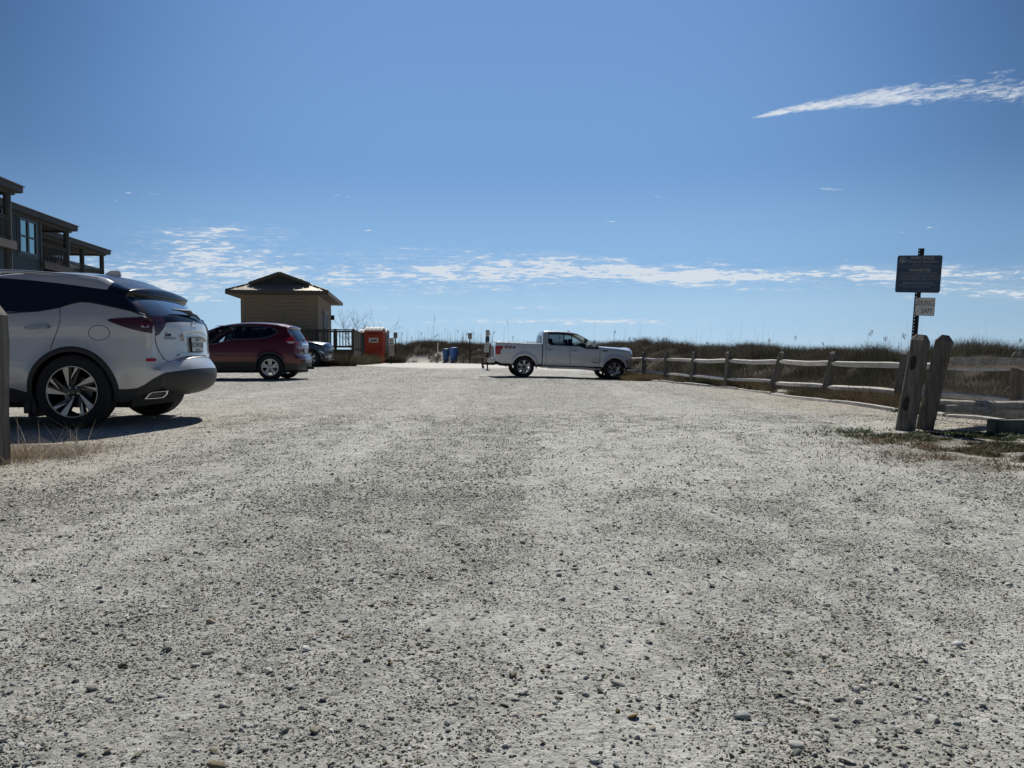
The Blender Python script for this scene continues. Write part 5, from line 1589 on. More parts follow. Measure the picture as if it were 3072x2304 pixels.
lst.append(weeds(11000, 4.15, 6.15, .36, .24, .010, .045, .011, (.04, .058, .022), .9, 1.0, -.4, .47))
lst.append(weeds(7000, 3.85, 5.6, .28, .20, .010, .04, .010, (.055, .07, .028), .9, 1.0, -.4, .48))
grass_obj('weeds', lst, green_m, 'low green weeds spreading in front of the two leaning posts', 'weeds')
lst = [weeds(8000, 3.75, 6.2, .45, .38, .01, .05, .006, (.17, .12, .07), 1.1, 1.2, -.35, .42), weeds(4000, 3.6, 5.3, .5, .3, .01, .05, .006, (.17, .12, .07), 1.1, 1.2, -.4, .40)]
n = 5000; X = r_.uniform(5.3, 7.2, n); Y = np.interp(X, [5.3, 5.9, 7.2], [10.2, 9.3, 9.0]) + np.abs(r_.normal(0, .3, n))
lst.append(tuft(r_, n, X, Y, r_.uniform(.03, .14, n), .010, (.07, .075, .035), lean=.8, bend=.8))
grass_obj('dead_weeds', lst, grass_m, 'brown dead weeds mixed through the green weeds by the posts', 'weeds')

# dark brush round the toilets, the ramp and the sign
lst = []
def brush(n, x0, x1, y0, y1, H0, H1, col, cv=.4):
    n = n * 3
    X = r_.uniform(x0, x1, n); Y = r_.uniform(y0, y1, n); cl = fbm(X * 1.3, Y * 1.3, 33, 3); c2 = fbm(X * 4, Y * 3, 35, 2)
    k = r_.random(n) < smin((cl - .25) / .2); X, Y, cl, c2 = X[k], Y[k], cl[k], c2[k]; n = len(X)
    return tuft(r_, n, X, Y, r_.uniform(H0, H1, n) * (.2 + 1.3 * smin((c2 - .25) / .4)) * .62, .010, col, cv, .55, .7)
lst.append(brush(9000, -9.9, -7.8, 36.6, 38.6, .25, 1.0, (.085, .072, .048)))
lst.append(brush(6000, -10.0, -8.1, 41.5, 47.5, .3, .9, (.085, .072, .048)))
lst.append(brush(1500, -9.4, -8.6, 48.0, 48.5, .3, .8, (.11, .095, .055)))
lst.append(brush(3800, -8.05, -7.2, 49.3, 52, .3, .95, (.075, .07, .045)))
lst.append(brush(2500, -14, -10, 36.4, 38.5, .3, .7, (.085, .072, .048)))
lst.append(brush(9000, -40, -14, 36.5, 60, .3, .7, (.085, .072, .048)))
grass_obj('brush', lst, grass_m, 'dark dry brush round the wooden ramp and the orange toilet', 'brush')

# sea oats on the crest
def oats(name, items, label, kind=None, group=None):
    mb = MB()
    for (x, y, h, lean, head) in items:
        z = ghf(x, y); w_ = .0021 * max(1, y / 26)
        a_ = lean; pts = [(x, y, z), (x + a_ * .35, y, z + h * .45), (x + a_ * .8, y, z + h * .85), (x + a_ * 1.2, y + .02, z + h)]
        mb.tube(pts, [w_, w_ * .85, w_ * .7, w_ * .4], 4, cap=False)
        if head:
            p = Vector(pts[2]); q = Vector(pts[3])
            for k in range(5):
                c = p.lerp(q, k / 4.0) + Vector((random.uniform(-.02, .05) + a_ * .1, 0, -.02))
                mb.tube([c, c + Vector((.035 + a_ * .15, 0, .02)), c + Vector((.06 + a_ * .2, 0, -.05))], [.004 * max(1, y / 24), .009 * max(1, y / 30), .003], 4)
    o = mb.build(name, M['oat'], recalc=False)
    return tag(o, label, 'sea oats', group, kind)
M['oat'] = mat('oat_straw', (.24, .22, .18), .9)
items = []
for k in range(340):
    p = random.choice([random.uniform(1175, 1480), random.uniform(1175, 1480), random.uniform(1180, 1560), random.uniform(1800, 3072), random.uniform(1500, 3300)])
    zc = float(interp(p, ZC)); Z = zc + random.uniform(-1.5, 3.5) * min(1, zc / 30)
    pxh = abs(random.gauss(0, 24)) + 8 if p < 1600 else abs(random.gauss(0, 26)) + 8
    h = min(2.6, pxh * Z / F + .35)
    items.append(((p - CX) / F * Z, Z, h, random.gauss(.02, .06) * h, random.random() < .07))
oats('sea_oats', items, 'thin sea oat stalks standing along the dune crests', kind='stuff')
for (pxt, pyt, pxb, Z, lb) in [(2605, 990, 2596, 21.0, 'tall dark sea oat with a drooping seed head right of the fence middle'), (2304, 1016, 2298, 28.0, 'short sea oat with a seed head above the middle of the long fence')]:
    xt = (pxt - CX) / F * Z; xb = (pxb - CX) / F * Z; zt = CAMH + (HZ - pyt) / F * Z
    h = zt - ghf(xb, Z)
    o = oats('sea_oat', [(xb, Z, h, (xt - xb) / 1.2, True)], lb)

# ------------------------------------------------------------------ wood
M['post'] = wood_mat('weathered_post', (.20, .185, .16), (.10, .088, .073), 'z', 1.0)
M['rail'] = wood_mat('weathered_rail', (.62, .60, .55), (.42, .40, .36), 'y', 1.0)
M['railx'] = wood_mat('weathered_rail_side', (.52, .48, .42), (.22, .20, .17), 'x', 1.0)
M['timber'] = wood_mat('bleached_timber', (.55, .53, .49), (.34, .32, .29), 'y', 1.0)

def post(name, parent, base, top, w, yaw, mort=(), seed=0, mt_=None, d=None, depth=.25):
    """a sawn post with a bevelled head; mort: heights of through holes"""
    rr_ = random.Random(seed)
    base, top = Vector(base), Vector(top); L = (top - base).length
    axis = (top - base).normalized()
    rot = Vector((0, 0, 1)).rotation_difference(axis).to_matrix() @ Matrix.Rotation(yaw, 3, 'Z')
    d = d or w
    mb = MB(); n = 7
    sec = [(-1, -.82), (-.82, -1), (.82, -1), (1, -.82), (1, .82), (.82, 1), (-.82, 1), (-1, .82)]
    rings = []
    hs = [-depth] + [L * k / n for k in range(0, n)] + [L - w * .42, L - w * .02]
    for i, h in enumerate(hs):
        sx, sy = w / 2, d / 2
        if i == len(hs) - 1: sx *= .45; sy *= .62
        j = 1 + rr_.uniform(-.025, .025)
        rings.append([rot @ Vector((a_ * sx * j + rr_.uniform(-.002, .002), b_ * sy * j + rr_.uniform(-.002, .002), h)) for a_, b_ in sec])
    m = len(sec)
    vs = [p for r__ in rings for p in r__]
    fs = [(i * m + k, i * m + (k + 1) % m, (i + 1) * m + (k + 1) % m, (i + 1) * m + k) for i in range(len(rings) - 1) for k in range(m)] + [tuple(range(m - 1, -1, -1)), tuple((len(rings) - 1) * m + k for k in range(m))]
    mb.add(vs, fs)
    o = mb.build(name, mt_ or M['post'], parent)
    if mort:
        cb = MB()
        for (h, hh, ww) in mort:
            hexa = [(-ww * .25, -hh / 2), (ww * .25, -hh / 2), (ww / 2, -hh * .25), (ww / 2, hh * .25), (ww * .25, hh / 2), (-ww * .25, hh / 2), (-ww / 2, hh * .25), (-ww / 2, -hh * .25)]
            cb.prism(hexa, lambda a_, b_: rot @ Vector((-w * .8, a_, h + b_)), lambda a_, b_: rot @ Vector((w * .8, a_, h + b_)))
        co = cb.build('cut', M['post'])
        md = o.modifiers.new('b', 'BOOLEAN'); md.operation = 'DIFFERENCE'; md.object = co; md.solver = 'EXACT'
        dg = bpy.context.evaluated_depsgraph_get()
        me = bpy.data.meshes.new_from_object(o.evaluated_get(dg))
        o.modifiers.clear()
        if len(me.polygons) > 10: o.data = me
        bpy.data.objects.remove(co)
    o.location = base
    return o

def rail(name, parent, p, q, h, w, seed, mt_, sag=.0, taper=.5):
    rr_ = random.Random(seed); p, q = Vector(p), Vector(q); d = q - p; L = d.length
    ux = d.normalized(); side = ux.cross(Vector((0, 0, 1))).normalized(); up = side.cross(ux)
    n = 12
    sec = [(-.5, -.40), (.05, -.5), (.5, -.30), (.50, .40), (.10, .5), (-.5, .30)]
    sec = [(a_ + rr_.uniform(-.08, .08), b_ + rr_.uniform(-.08, .08)) for a_, b_ in sec]
    ph = rr_.uniform(0, 6); vs = []
    for i in range(n + 1):
        t = i / n; k = 1.0
        if t < .1: k = taper + (1 - taper) * t / .1
        if t > .9: k = taper + (1 - taper) * (1 - t) / .1
        off = math.sin(ph + t * 5) * .008 - sag * math.sin(math.pi * t)
        for a_, b_ in sec:
            vs.append((side * (a_ * w * k + math.sin(ph * 2 + t * 4) * .01) + ux * (t * L) + up * (b_ * h * k + off + rr_.uniform(-.002, .002))))
    m = len(sec)
    mb = MB(); mb.add(vs, [(i * m + k, i * m + (k + 1) % m, (i + 1) * m + (k + 1) % m, (i + 1) * m + k) for i in range(n) for k in range(m)] + [tuple(range(m - 1, -1, -1)), tuple(n * m + k for k in range(m))])
    o = mb.build(name, mt_, parent)
    o.location = p
    return o

def XZ(px, Z): return (px - CX) / F * Z
# long split rail fence
fence = empty('wooden_fence', (6.3, 12.4, 0), label='long weathered split rail fence running away beside the dune on the right', cat='fence')
FP = [(2990, 3010, 9.0, 0), (2694, 2722, 12.3, 0), (2475, 2504, 15.0, 0), (2314, 2350, 17.6, 0), (2180, 2187, 20.2, 0), (2077, 2084, 23.5, 0), (1998, 1999, 27.0, 0), (1933, 1932, 30.5, 0), (1880, 1880, 34.0, 0), (1835, 1835, 38.0, 0)]
FP[0] = (3052, 3056, 10.2, 0)
FP = [(3700, 3705, 7.2, 0)] + FP
pts = []
for i, (pb_, pt_, Z, _) in enumerate(FP):
    xb, xt = XZ(pb_, Z), XZ(pt_, Z); zb_ = ghf(xb, Z); ztop = CAMH + (HZ - 1054) / F * Z
    if Z > 24: ztop = CAMH + (HZ - 1055) / F * Z
    pts.append((xb, xt, Z, zb_, ztop))
    o = post('post', fence, Vector((xb, Z, zb_)) , Vector((xt, Z, ztop)), .135, .5 + .2 * math.sin(i * 2.1), seed=i)
    o.location = Vector((xb, Z, zb_)) - Vector(fence.location)
def onpost(i, z):
    xb, xt, Z, zb_, zt = pts[i]; t = (z - zb_) / (zt - zb_)
    return Vector((xb + (xt - xb) * t, Z, z))
RZ = [.60, .60, .59, .60, .59, .585, .575, .57, .56, .55, .54]
RL = [.16, .15, .15, .13, .13, .11, .09, .07, .05, .04, .04]
for i in range(len(FP) - 1):
    a_, b_ = onpost(i, RZ[i]), onpost(i + 1, RZ[i + 1])
    o = rail('rail', fence, a_, b_, .105, .115, 40 + i, M['rail'], sag=.012 + .01 * (i % 2)); o.location = a_ - Vector(fence.location)
    a_, b_ = onpost(i, RL[i]), onpost(i + 1, RL[i + 1])
    if i == 3: a_ = a_.lerp(b_, .0); b_ = b_ + Vector((0, 0, -.03))
    o = rail('rail', fence, a_, b_, .085, .10, 60 + i, M['rail'], sag=-.01); o.location = a_ - Vector(fence.location)

# timber edging of the lot
edge = empty('timber_edging', (5.5, 13, 0), label='bleached timber edging laid on the ground between gravel and fence', cat='edging')
kk = KERB
for i in range(len(kk) - 1):
    (x0, y0), (x1, y1) = kk[i], kk[i + 1]
    n = max(1, round(math.hypot(x1 - x0, y1 - y0) / 2.4))
    for j in range(n):
        t0, t1 = j / n + .01, (j + 1) / n - .012
        p = Vector((x0 + (x1 - x0) * t0, y0 + (y1 - y0) * t0, 0)); q_ = Vector((x0 + (x1 - x0) * t1, y0 + (y1 - y0) * t1, 0))
        p.z = ghf(p.x, p.y) + .012 + random.uniform(-.015, .012); q_.z = ghf(q_.x, q_.y) + .012 + random.uniform(-.015, .012)
        o = rail('timber', edge, p, q_, .085, .12, 80 + i * 5 + j, M['timber'], taper=.9); o.location = p - Vector(edge.location)

# the two leaning posts and the near rails
zA = ghf(XZ(2720, 7.55), 7.55)
oA = post('fence_post', None, (XZ(2719, 7.5), 7.5, zA), (XZ(2763, 7.5), 7.5, CAMH + (HZ - 1004) / F * 7.5), .150, R(38), mort=[(.26, .14, .06), (.66, .14, .06)], seed=3, d=.135)
tag(oA, 'thick leaning wooden post with two empty rail holes, left of the pair', 'post')
nf = empty('wooden_fence', (XZ(2775, 7.7), 7.7, 0), label='near split rail fence with a thick leaning end post, at the right edge', cat='fence')
ZB_ = 7.62; zBb = ghf(XZ(2775, ZB_), ZB_)
pb_ = Vector((XZ(2778, ZB_), ZB_, zBb)); pt_ = Vector((XZ(2835, ZB_), ZB_, CAMH + (HZ - 1006) / F * ZB_))
o = post('post', nf, pb_, pt_, .155, R(-30), seed=5, d=.155, mort=[(.30, .15, .075), (.70, .15, .075)]); o.location = pb_ - Vector(nf.location)
Cb = Vector((5.98, 8.85, ghf(5.98, 8.85))); Ct = Cb + Vector((.08, 0, .93))
o = post('post', nf, Cb, Ct, .15, R(-28), seed=9); o.location = Cb - Vector(nf.location)
def lerpB(z): t = (z - pb_.z) / (pt_.z - pb_.z); return pb_.lerp(pt_, t)
def nrail(a_, b_, h, w, s_):
    o = rail('rail', nf, a_, b_, h, w, s_, M['railx'], taper=.75); o.location = a_ - Vector(nf.location)
nrail(lerpB(.705) + Vector((-.02, -.01, 0)), Vector((6.0, 8.84, .66)), .115, .12, 1)
nrail(lerpB(.275) + Vector((-.03, -.02, .0)), Vector((6.0, 8.86, .165)), .115, .12, 2)
nrail(lerpB(.22) + Vector((.10, -.04, .01)), Vector((6.05, 8.74, .085)), .09, .11, 4)
D_ = Vector((7.9, 10.2, ghf(7.9, 10.2))); o = post('post', nf, D_, D_ + Vector((0, 0, .93)), .15, R(-28), seed=12); o.location = D_ - Vector(nf.location)
nrail(Vector((5.96, 8.84, .64)), D_ + Vector((0, 0, .7)), .10, .11, 6); nrail(Vector((5.96, 8.84, .15)), D_ + Vector((0, 0, .25)), .10, .11, 7)

# block lying by the near fence
M['block'] = mat('grey_green_block', (.085, .10, .09), .85, var=.35, vscale=6, bump=.4, bscale=40)
bk = MB(); bx = 4.52; bk.box((0, 0, 0), (1.9, .16, .15), Matrix.Rotation(R(3), 3, 'Z'))
o = bk.build('parking_block', M['block'], bevel=.012); o.location = (bx + .95, 7.28, ghf(5.2, 7.2) + .065)
tag(o, 'dark grey green block lying on the gravel at the right edge', 'block')

# post on the far left edge
lp = post('fence_post', None, (XZ(-64, 5.35), 5.35, ghf(-3.7, 5.35)), (XZ(-60, 5.35), 5.35, CAMH + (HZ - 884) / F * 5.35), .335, R(0), seed=21, d=.15)
tag(lp, 'weathered grey wooden post cut by the left edge of the photo', 'post')
lp2 = None
# ------------------------------------------------------------------ park rules sign
M['steel'] = mat('black_post_steel', (.012, .012, .014), .5, .6)
M['signblue'] = mat('sign_blue', (.022, .050, .10), .45, var=.25, vscale=5)
M['signtext'] = mat('sign_lettering', (.22, .23, .225), .6)
M['signwhite'] = mat('sign_white', (.54, .54, .52), .6, var=.1, vscale=8)
M['signgrey'] = mat('sign_grey_ink', (.085, .085, .095), .6)
M['signback'] = mat('sign_tan', (.30, .25, .21), .6, var=.15)
M['hole'] = mat('hole_light', (.6, .6, .6), .8)
ZS = 9.5
sx, sz = XZ(2727, ZS), ghf(XZ(2727, ZS), ZS)
sr = empty('park_sign', (sx, ZS, sz), label='blue park rules sign on a black steel post with a small white parking plate below', cat='sign')
top = at(2764.5, 745, ZS); axis = (top - Vector((sx, ZS, sz))).normalized(); PL = (top - Vector((sx, ZS, sz))).length
face = Vector((-math.sin(math.atan2(sx, ZS)), -math.cos(math.atan2(sx, ZS)), 0))        # towards the road
face = (face - axis * face.dot(axis)).normalized(); sidev = axis.cross(face) * -1
sidev = face.cross(axis) * -1
if sidev.x < 0: sidev = -sidev
Ms = Matrix((sidev, axis, face)).transposed().to_4x4()           # x: right, y: up along the post, z: to the viewer
pm = MB()
# channel post with a row of punched holes
HOLES = [h for h in np.arange(.55, PL - .02, .0254 * 1.6)]
wv = .0335
def P3(x, y, z): return (Ms @ Vector((x, y, z)))[:]
y0 = -.3
edges = [-wv, -.0215, -.0145, wv]
prev = y0
for h in HOLES:
    pm.add([P3(edges[1], prev, .0), P3(edges[2], prev, .0), P3(edges[2], h - .004, .0), P3(edges[1], h - .004, .0)], [(0, 1, 2, 3)])
    prev = h + .004
pm.add([P3(edges[1], prev, 0), P3(edges[2], prev, 0), P3(edges[2], PL, 0), P3(edges[1], PL, 0)], [(0, 1, 2, 3)])
for (a_, b_) in ((edges[0], edges[1]), (edges[2], edges[3])):
    vs = [P3(a_, y0, 0), P3(b_, y0, 0), P3(b_, PL, 0), P3(a_, PL, 0), P3(a_, y0, -.003), P3(b_, y0, -.003), P3(b_, PL, -.003), P3(a_, PL, -.003)]
    pm.add(vs, [(0, 1, 2, 3), (7, 6, 5, 4), (0, 4, 5, 1), (1, 5, 6, 2), (2, 6, 7, 3), (3, 7, 4, 0)])
pm.add([P3(wv, y0, 0), P3(wv, PL, 0), P3(wv - .004, PL, -.03), P3(wv - .004, y0, -.03)], [(0, 1, 2, 3)])
pm.add([P3(-wv, y0, 0), P3(-wv, PL, 0), P3(-wv + .001, PL, -.012), P3(-wv + .001, y0, -.012)], [(0, 1, 2, 3)])
pm.build('post', M['steel'], sr, recalc=False)
def rrect(w, h, r, n=6):
    o = []
    for (cx, cy, a0) in ((w/2-r, h/2-r, 0), (-w/2+r, h/2-r, 90), (-w/2+r, -h/2+r, 180), (w/2-r, -h/2+r, 270)):
        o += [(cx + r * math.cos(R(a0 + 90 * k / n)), cy + r * math.sin(R(a0 + 90 * k / n))) for k in range(n + 1)]
    return o
def hy(py): return (CAMH + (HZ - py) / F * ZS - sz) / axis.z
yc_ = hy(740 + 578 / 6.91)
pw, phh = .490, .457
bd = MB()
bd.prism(rrect(pw, phh, .025), lambda a_, b_: P3(a_ - .010, b_ + yc_, .004), lambda a_, b_: P3(a_ - .010, b_ + yc_, .008))
panel = bd.build('sign_panel', M['signblue'], sr, bevel=0)
bt = MB()
fr = rrect(pw - .012, phh - .012, .020); fi = rrect(pw - .019, phh - .019, .017)
n = len(fr)
bt.add([P3(a_ - .010, b_ + yc_, .0088) for a_, b_ in fr] + [P3(a_ - .010, b_ + yc_, .0088) for a_, b_ in fi], [(k, (k + 1) % n, n + (k + 1) % n, n + k) for k in range(n)])
bt.build('border', M['signgrey'], panel, recalc=False)
st = MB()
def line(t, size, yoff, bold=0.0, xo=0.0, space=1.0, shear=0, wmax=None):
    me = text_mesh(t, size, extrude=.0006, bold=bold, space=space, shear=shear)
    k = 1.0
    if wmax:
        xs = [v_.co.x for v_ in me.vertices]; k = wmax / (max(xs) - min(xs))
    st.add([P3(v_.co.x * k + xo, v_.co.y + yc_ + yoff, .0095 + v_.co.z) for v_ in me.vertices], [tuple(p.vertices) for p in me.polygons])
    bpy.data.meshes.remove(me)
pxm = 111 / .457 * 1.0 * 6.91   # zoomed pixels per metre
def yo(Y): return (578 - Y) / pxm
line('PARK RULES', .046, yo(250), .0014, .02, wmax=.25)
line('Hours of Operation', .038, yo(322), .0008, .02, wmax=.325)
line('Sunrise - Sunset', .022, yo(378), 0, .015, wmax=.18)
line('Entering park property during closed hours is unlawful', .018, yo(422), 0, 0, wmax=.45)
line('PROHIBITED', .044, yo(500), .0014, 0, wmax=.24)
line('Alcohol, glass containers, fireworks, fires,', .024, yo(552), .0002, -.01, wmax=.40)
line('camping, littering, destruction of property or', .024, yo(598), .0002, 0, wmax=.43)
line('wildlife, harassing animals, use of unauthorized', .024, yo(644), .0002, 0, wmax=.455)
line('products, metal detectors, golfing, motor vehicles', .024, yo(688), .0002, 0, wmax=.43)
line('Reservations and permits', .034, yo(760), .0003, -.01, wmax=.33, shear=.2)
line('Special Events and facility reservations by permit only', .018, yo(805), 0, -.01, wmax=.41)
line('For general information call 981-6 PARK', .018, yo(845), 0, -.02, wmax=.29)
# round seal
def ringm(cx, cy, r0, r1, n=28):
    st.add([P3(cx + r0 * math.cos(2*math.pi*k/n), cy + r0 * math.sin(2*math.pi*k/n), .0095) for k in range(n)] + [P3(cx + r1 * math.cos(2*math.pi*k/n), cy + r1 * math.sin(2*math.pi*k/n), .0095) for k in range(n)], [(k, (k+1) % n, n + (k+1) % n, n + k) for k in range(n)])
cxs, cys = -.193, yc_ + yo(290)
ringm(cxs, cys, .026, .037); ringm(cxs, cys, .0, .012)
st.add([P3(cxs - .024, cys - .008, .0095), P3(cxs + .022, cys - .014, .0095), P3(cxs + .014, cys - .022, .0095), P3(cxs - .016, cys - .020, .0095)], [(0, 1, 2, 3)])
st.build('lettering', M['signtext'], panel, recalc=False)
ys_ = hy(740 + 1245 / 6.91); w2, h2 = .213, .222; xo_ = -.018 + w2 / 2
s2 = MB(); s2.prism(rrect(w2, h2, .003, 2), lambda a_, b_: P3(a_ + xo_, b_ + ys_, .004), lambda a_, b_: P3(a_ + xo_, b_ + ys_, .0065))
pl2 = s2.build('parking_plate', M['signwhite'], sr)
s3 = MB()
def l2(t, size, yoff, xo, wmax, bold=0.0):
    me = text_mesh(t, size, extrude=.0004, bold=bold)
    xs = [v_.co.x for v_ in me.vertices]; k = wmax / (max(xs) - min(xs)); mid = (max(xs) + min(xs)) / 2
    for v_ in me.vertices: v_.co.x = (v_.co.x - mid) * k + xo
    bmc = bmesh.new(); bmc.from_mesh(me); bmesh.ops.bisect_plane(bmc, geom=bmc.verts[:] + bmc.edges[:] + bmc.faces[:], plane_co=(-w2 / 2 + .006, 0, 0), plane_no=(-1, 0, 0), clear_outer=True); bmc.to_mesh(me); bmc.free()
    mid = 0; k = 1; xo = 0
    s3.add([P3((v_.co.x - mid) * k + xo_ + xo, v_.co.y + ys_ + yoff, .0075 + v_.co.z) for v_ in me.vertices], [tuple(p.vertices) for p in me.polygons]); bpy.data.meshes.remove(me)
l2('ARKING', .098, .040, -.020, .222); l2('5AM', .094, -.052, .017, .112); l2('-', .07, -.050, -.082, .014)
fr = rrect(w2 - .004, h2 - .004, .003, 2); fi = rrect(w2 - .009, h2 - .009, .003, 2); n = len(fr)
s3.add([P3(a_ + xo_, b_ + ys_, .0073) for a_, b_ in fr] + [P3(a_ + xo_, b_ + ys_, .0073) for a_, b_ in fi], [(k, (k + 1) % n, n + (k + 1) % n, n + k) for k in range(n)])
for (bx_, by_) in ((-.08, .095), (-.094, -.083)):
    s3.lathe([(0.0001, 0), (.006, 0)], axis='z', n=10); 
    for v_i in range(len(s3.v) - 20, len(s3.v)):
        p = s3.v[v_i]; s3.v[v_i] = P3(p[0] + xo_ + bx_, p[1] + ys_ + by_, .009)
s3.build('lettering', M['signgrey'], pl2, recalc=False)

# ------------------------------------------------------------------ distant signs, bins, stake
M['polew'] = mat('brown_post', (.10, .075, .055), .8)
def small_sign(label, px, pytop, pyb, Z, plates, pw_=.07, postmat=None, posttop=None):
    x = XZ(px, Z); z0 = ghf(x, Z); r = empty('post_sign', (x, Z, z0), label=label, cat='sign')
    mb = MB(); zt = CAMH + (HZ - (posttop or pytop)) / F * Z - z0 - .02
    mb.box((0, .03, zt / 2 - .1), (pw_, .05, zt + .2)); mb.build('post', postmat or M['steel'], r)
    for (xa, xb, ya, yb, m_, ink) in plates:
        w_ = (xb - xa) * Z / F; h_ = (yb - ya) * Z / F; cx_ = ((xa + xb) / 2 - px) * Z / F; cz_ = CAMH + (HZ - (ya + yb) / 2) / F * Z - z0
        b_ = MB(); b_.prism(rrect(w_, h_, min(w_, h_) * .1, 3), lambda a_, c_: (cx_ + a_, 0, cz_ + c_), lambda a_, c_: (cx_ + a_, -.006, cz_ + c_))
        po = b_.build('sign_plate', m_, r)
        if ink:
            k_ = MB()
            for (yy, ww, hh) in ink: k_.box((cx_, -.009, cz_ + yy * h_), (ww * w_, .003, hh * h_))
            k_.build('marking', M['signgrey'] if m_ is not M['signblue'] else M['signtext'], po)
    return r
small_sign('tan plate on a thin post behind the white notice, left of the dune', 1187, 997, 1072, 52, [(1181, 1193, 997, 1015, M['signback'], [(.1, .6, .14)])])
small_sign('white notice with black arrows over a grey board beside the orange toilet', 1174, 1014, 1082, 48, [(1166.5, 1182.5, 1014, 1035, M['signwhite'], [(.2, .5, .10), (-.05, .4, .1), (-.34, .75, .14)]), (1166.5, 1182.5, 1035.5, 1068, M['signgr'] if False else M['signback'], None)])
small_sign('tan plate on a dark post standing alone in front of the dune near the path', 1409.5, 999, 1091, 52, [(1404, 1416, 999, 1017, M['signback'], [(.2, .55, .2)])])
small_sign('stack of four plates on one post behind the tailgate of the truck', 1462, 990, 1090, 38, [(1457, 1469, 990, 1008, M['signwhite'], [(.25, .7, .14), (-.2, .7, .14)]), (1456.5, 1468.5, 1008.8, 1026, M['signblue'], None), (1453.5, 1468, 1027, 1042, M['signwhite'], [(.1, .8, .08), (-.3, .8, .08)]), (1452.5, 1467, 1042.8, 1057, M['signwhite'], [(.2, .8, .08), (-.2, .7, .08)])])
M['binb'] = mat('blue_plastic', (.03, .12, .40), .5)
M['bind'] = mat('dark_blue_plastic', (.022, .085, .22), .5)  # darker blue of the left bin
def barrel(label, xa, xb, ya, yb, Z, m_):
    x = XZ((xa + xb) / 2, Z); w_ = (xb - xa) * Z / F; zt = CAMH + (HZ - ya) / F * Z; z0 = CAMH + (HZ - yb) / F * Z
    r = empty('trash_bin', (x, Z, z0), label=label, cat='bin', group='blue bins in front of the dune')
    mb = MB(); h = zt - z0; rr = w_ / 2
    mb.lathe([(rr * .82, -.15), (rr * .84, 0), (rr * .9, h * .5), (rr * .97, h * .92)], axis='z', n=20); mb.build('body', m_, r, smooth=40)
    lb = MB(); lb.lathe([(rr * 1.0, h * .90), (rr * 1.02, h * .95), (rr * .98, h), (.001, h + .03)], axis='z', n=20); lb.build('lid', m_, r, smooth=40)
barrel('darker blue bin with a flat lid, left of the pair in front of the dune', 1327.5, 1348.5, 1046.5, 1077.5, 57, M['bind'])
barrel('brighter and taller blue bin, right of the pair in front of the dune', 1349, 1374.5, 1043, 1077, 56, M['binb'])
x = XZ(1312, 54); p0 = Vector((x, 54, ghf(x, 54) - .1)); p1 = at(1314, 1028, 54)
sk = MB(); sk.tube([p0, p0.lerp(p1, .5)], .045, 6, mi=1); sk.tube([p0.lerp(p1, .5), p1], .045, 6)
tag(sk.build('stake', [M['signwhite'], M['polew']]), 'thin leaning stake with a white upper half on the sandy path', 'stake')

# ------------------------------------------------------------------ portable toilets
M['orange'] = mat('orange_plastic', (.36, .045, .018), .5, var=.12, vscale=1.5)
M['teal'] = mat('teal_plastic', (.02, .06, .075), .5)
M['gtoilet'] = mat('grey_green_plastic', (.18, .23, .21), .5)
M['roofw'] = mat('translucent_white', (.60, .60, .58), .6)
def toilet(label, px0, px1, Z, ztop, m_, sticker=False, yaw=0.0, depth=1.15):
    x = XZ((px0 + px1) / 2, Z); w_ = (px1 - px0) * Z / F; z0 = ghf(x, Z) - .02
    r = empty('portable_toilet', (x, Z + depth / 2, z0), yaw, label=label, cat='toilet')
    h = ztop - z0; b_ = MB(); b_.box((0, 0, h / 2), (w_ * .97, depth, h))
    for k in range(7): b_.box((w_ * .485, -depth / 2 + .12 + k * (depth - .24) / 6, h * .5), (.03, .05, h * .9))
    for k in (-1, 1): b_.box((k * w_ * .46, -depth / 2 - .012, h / 2), (w_ * .08, .03, h))
    b_.box((0, -depth / 2 - .012, h - .07), (w_ * .84, .03, .14)); b_.box((0, 0, .06), (w_ * 1.0, depth * 1.04, .12))
    b_.build('body', m_, r, bevel=.008)
    d_ = MB(); d_.box((0, -depth / 2 - .01, h * .46), (w_ * .80, .025, h * .84)); dr = d_.build('door', m_, r, bevel=.006)
    hd = MB(); hd.box((w_ * .32, -depth / 2 - .035, h * .45), (.05, .03, .16)); hd.build('handle', M['gap'], dr)
    rf = MB()
    n = 9
    for k in range(n):
        a_ = -w_ / 2 + w_ * (k + .5) / n
        rf.tube([(a_, -depth / 2 - .03, h + .02), (a_, -depth / 2 + .15, h + .15 + .02 * (k % 2)), (a_, 0, h + .22), (a_, depth / 2 - .15, h + .15), (a_, depth / 2 + .03, h + .02)], w_ / n * .55, 8)
    rf.build('roof', M['roofw'], r, smooth=50)
    vp = MB(); vp.tube([(-w_ * .38, depth * .35, h), (-w_ * .38, depth * .35, h + .34)], .05, 8); vp.build('vent_pipe', M['gap'], r)
    if sticker:
        s_ = MB(); s_.box((.0, -depth / 2 - .026, h * .72), (w_ * .52, .006, h * .145)); so = s_.build('sticker', M['signwhite'], dr)
        q_ = MB()
        q_.add([(-w_*.18, -depth/2-.031, h*.68), (-.05, -depth/2-.031, h*.68), (-.02, -depth/2-.031, h*.73), (-w_*.14, -depth/2-.031, h*.72)], [(0, 1, 2, 3)])
        q_.add([(-w_*.06, -depth/2-.031, h*.745), (w_*.16, -depth/2-.031, h*.74), (w_*.18, -depth/2-.031, h*.685), (w_*.02, -depth/2-.031, h*.69)], [(0, 1, 2, 3)])
        q_.build('marking', M['ink'], so, recalc=False)
        for k in range(9):
            v_ = MB(); v_.box(((-.5 + (k + .5) / 9) * w_ * .66, -depth / 2 - .03, h * .93), (w_ * .045, .01, .06)); v_.build('vent', M['gap'], r)
    return r
toilet('orange portable toilet with a white sticker on its door', 1094, 1149, 48.6, 2.18, M['orange'], True)
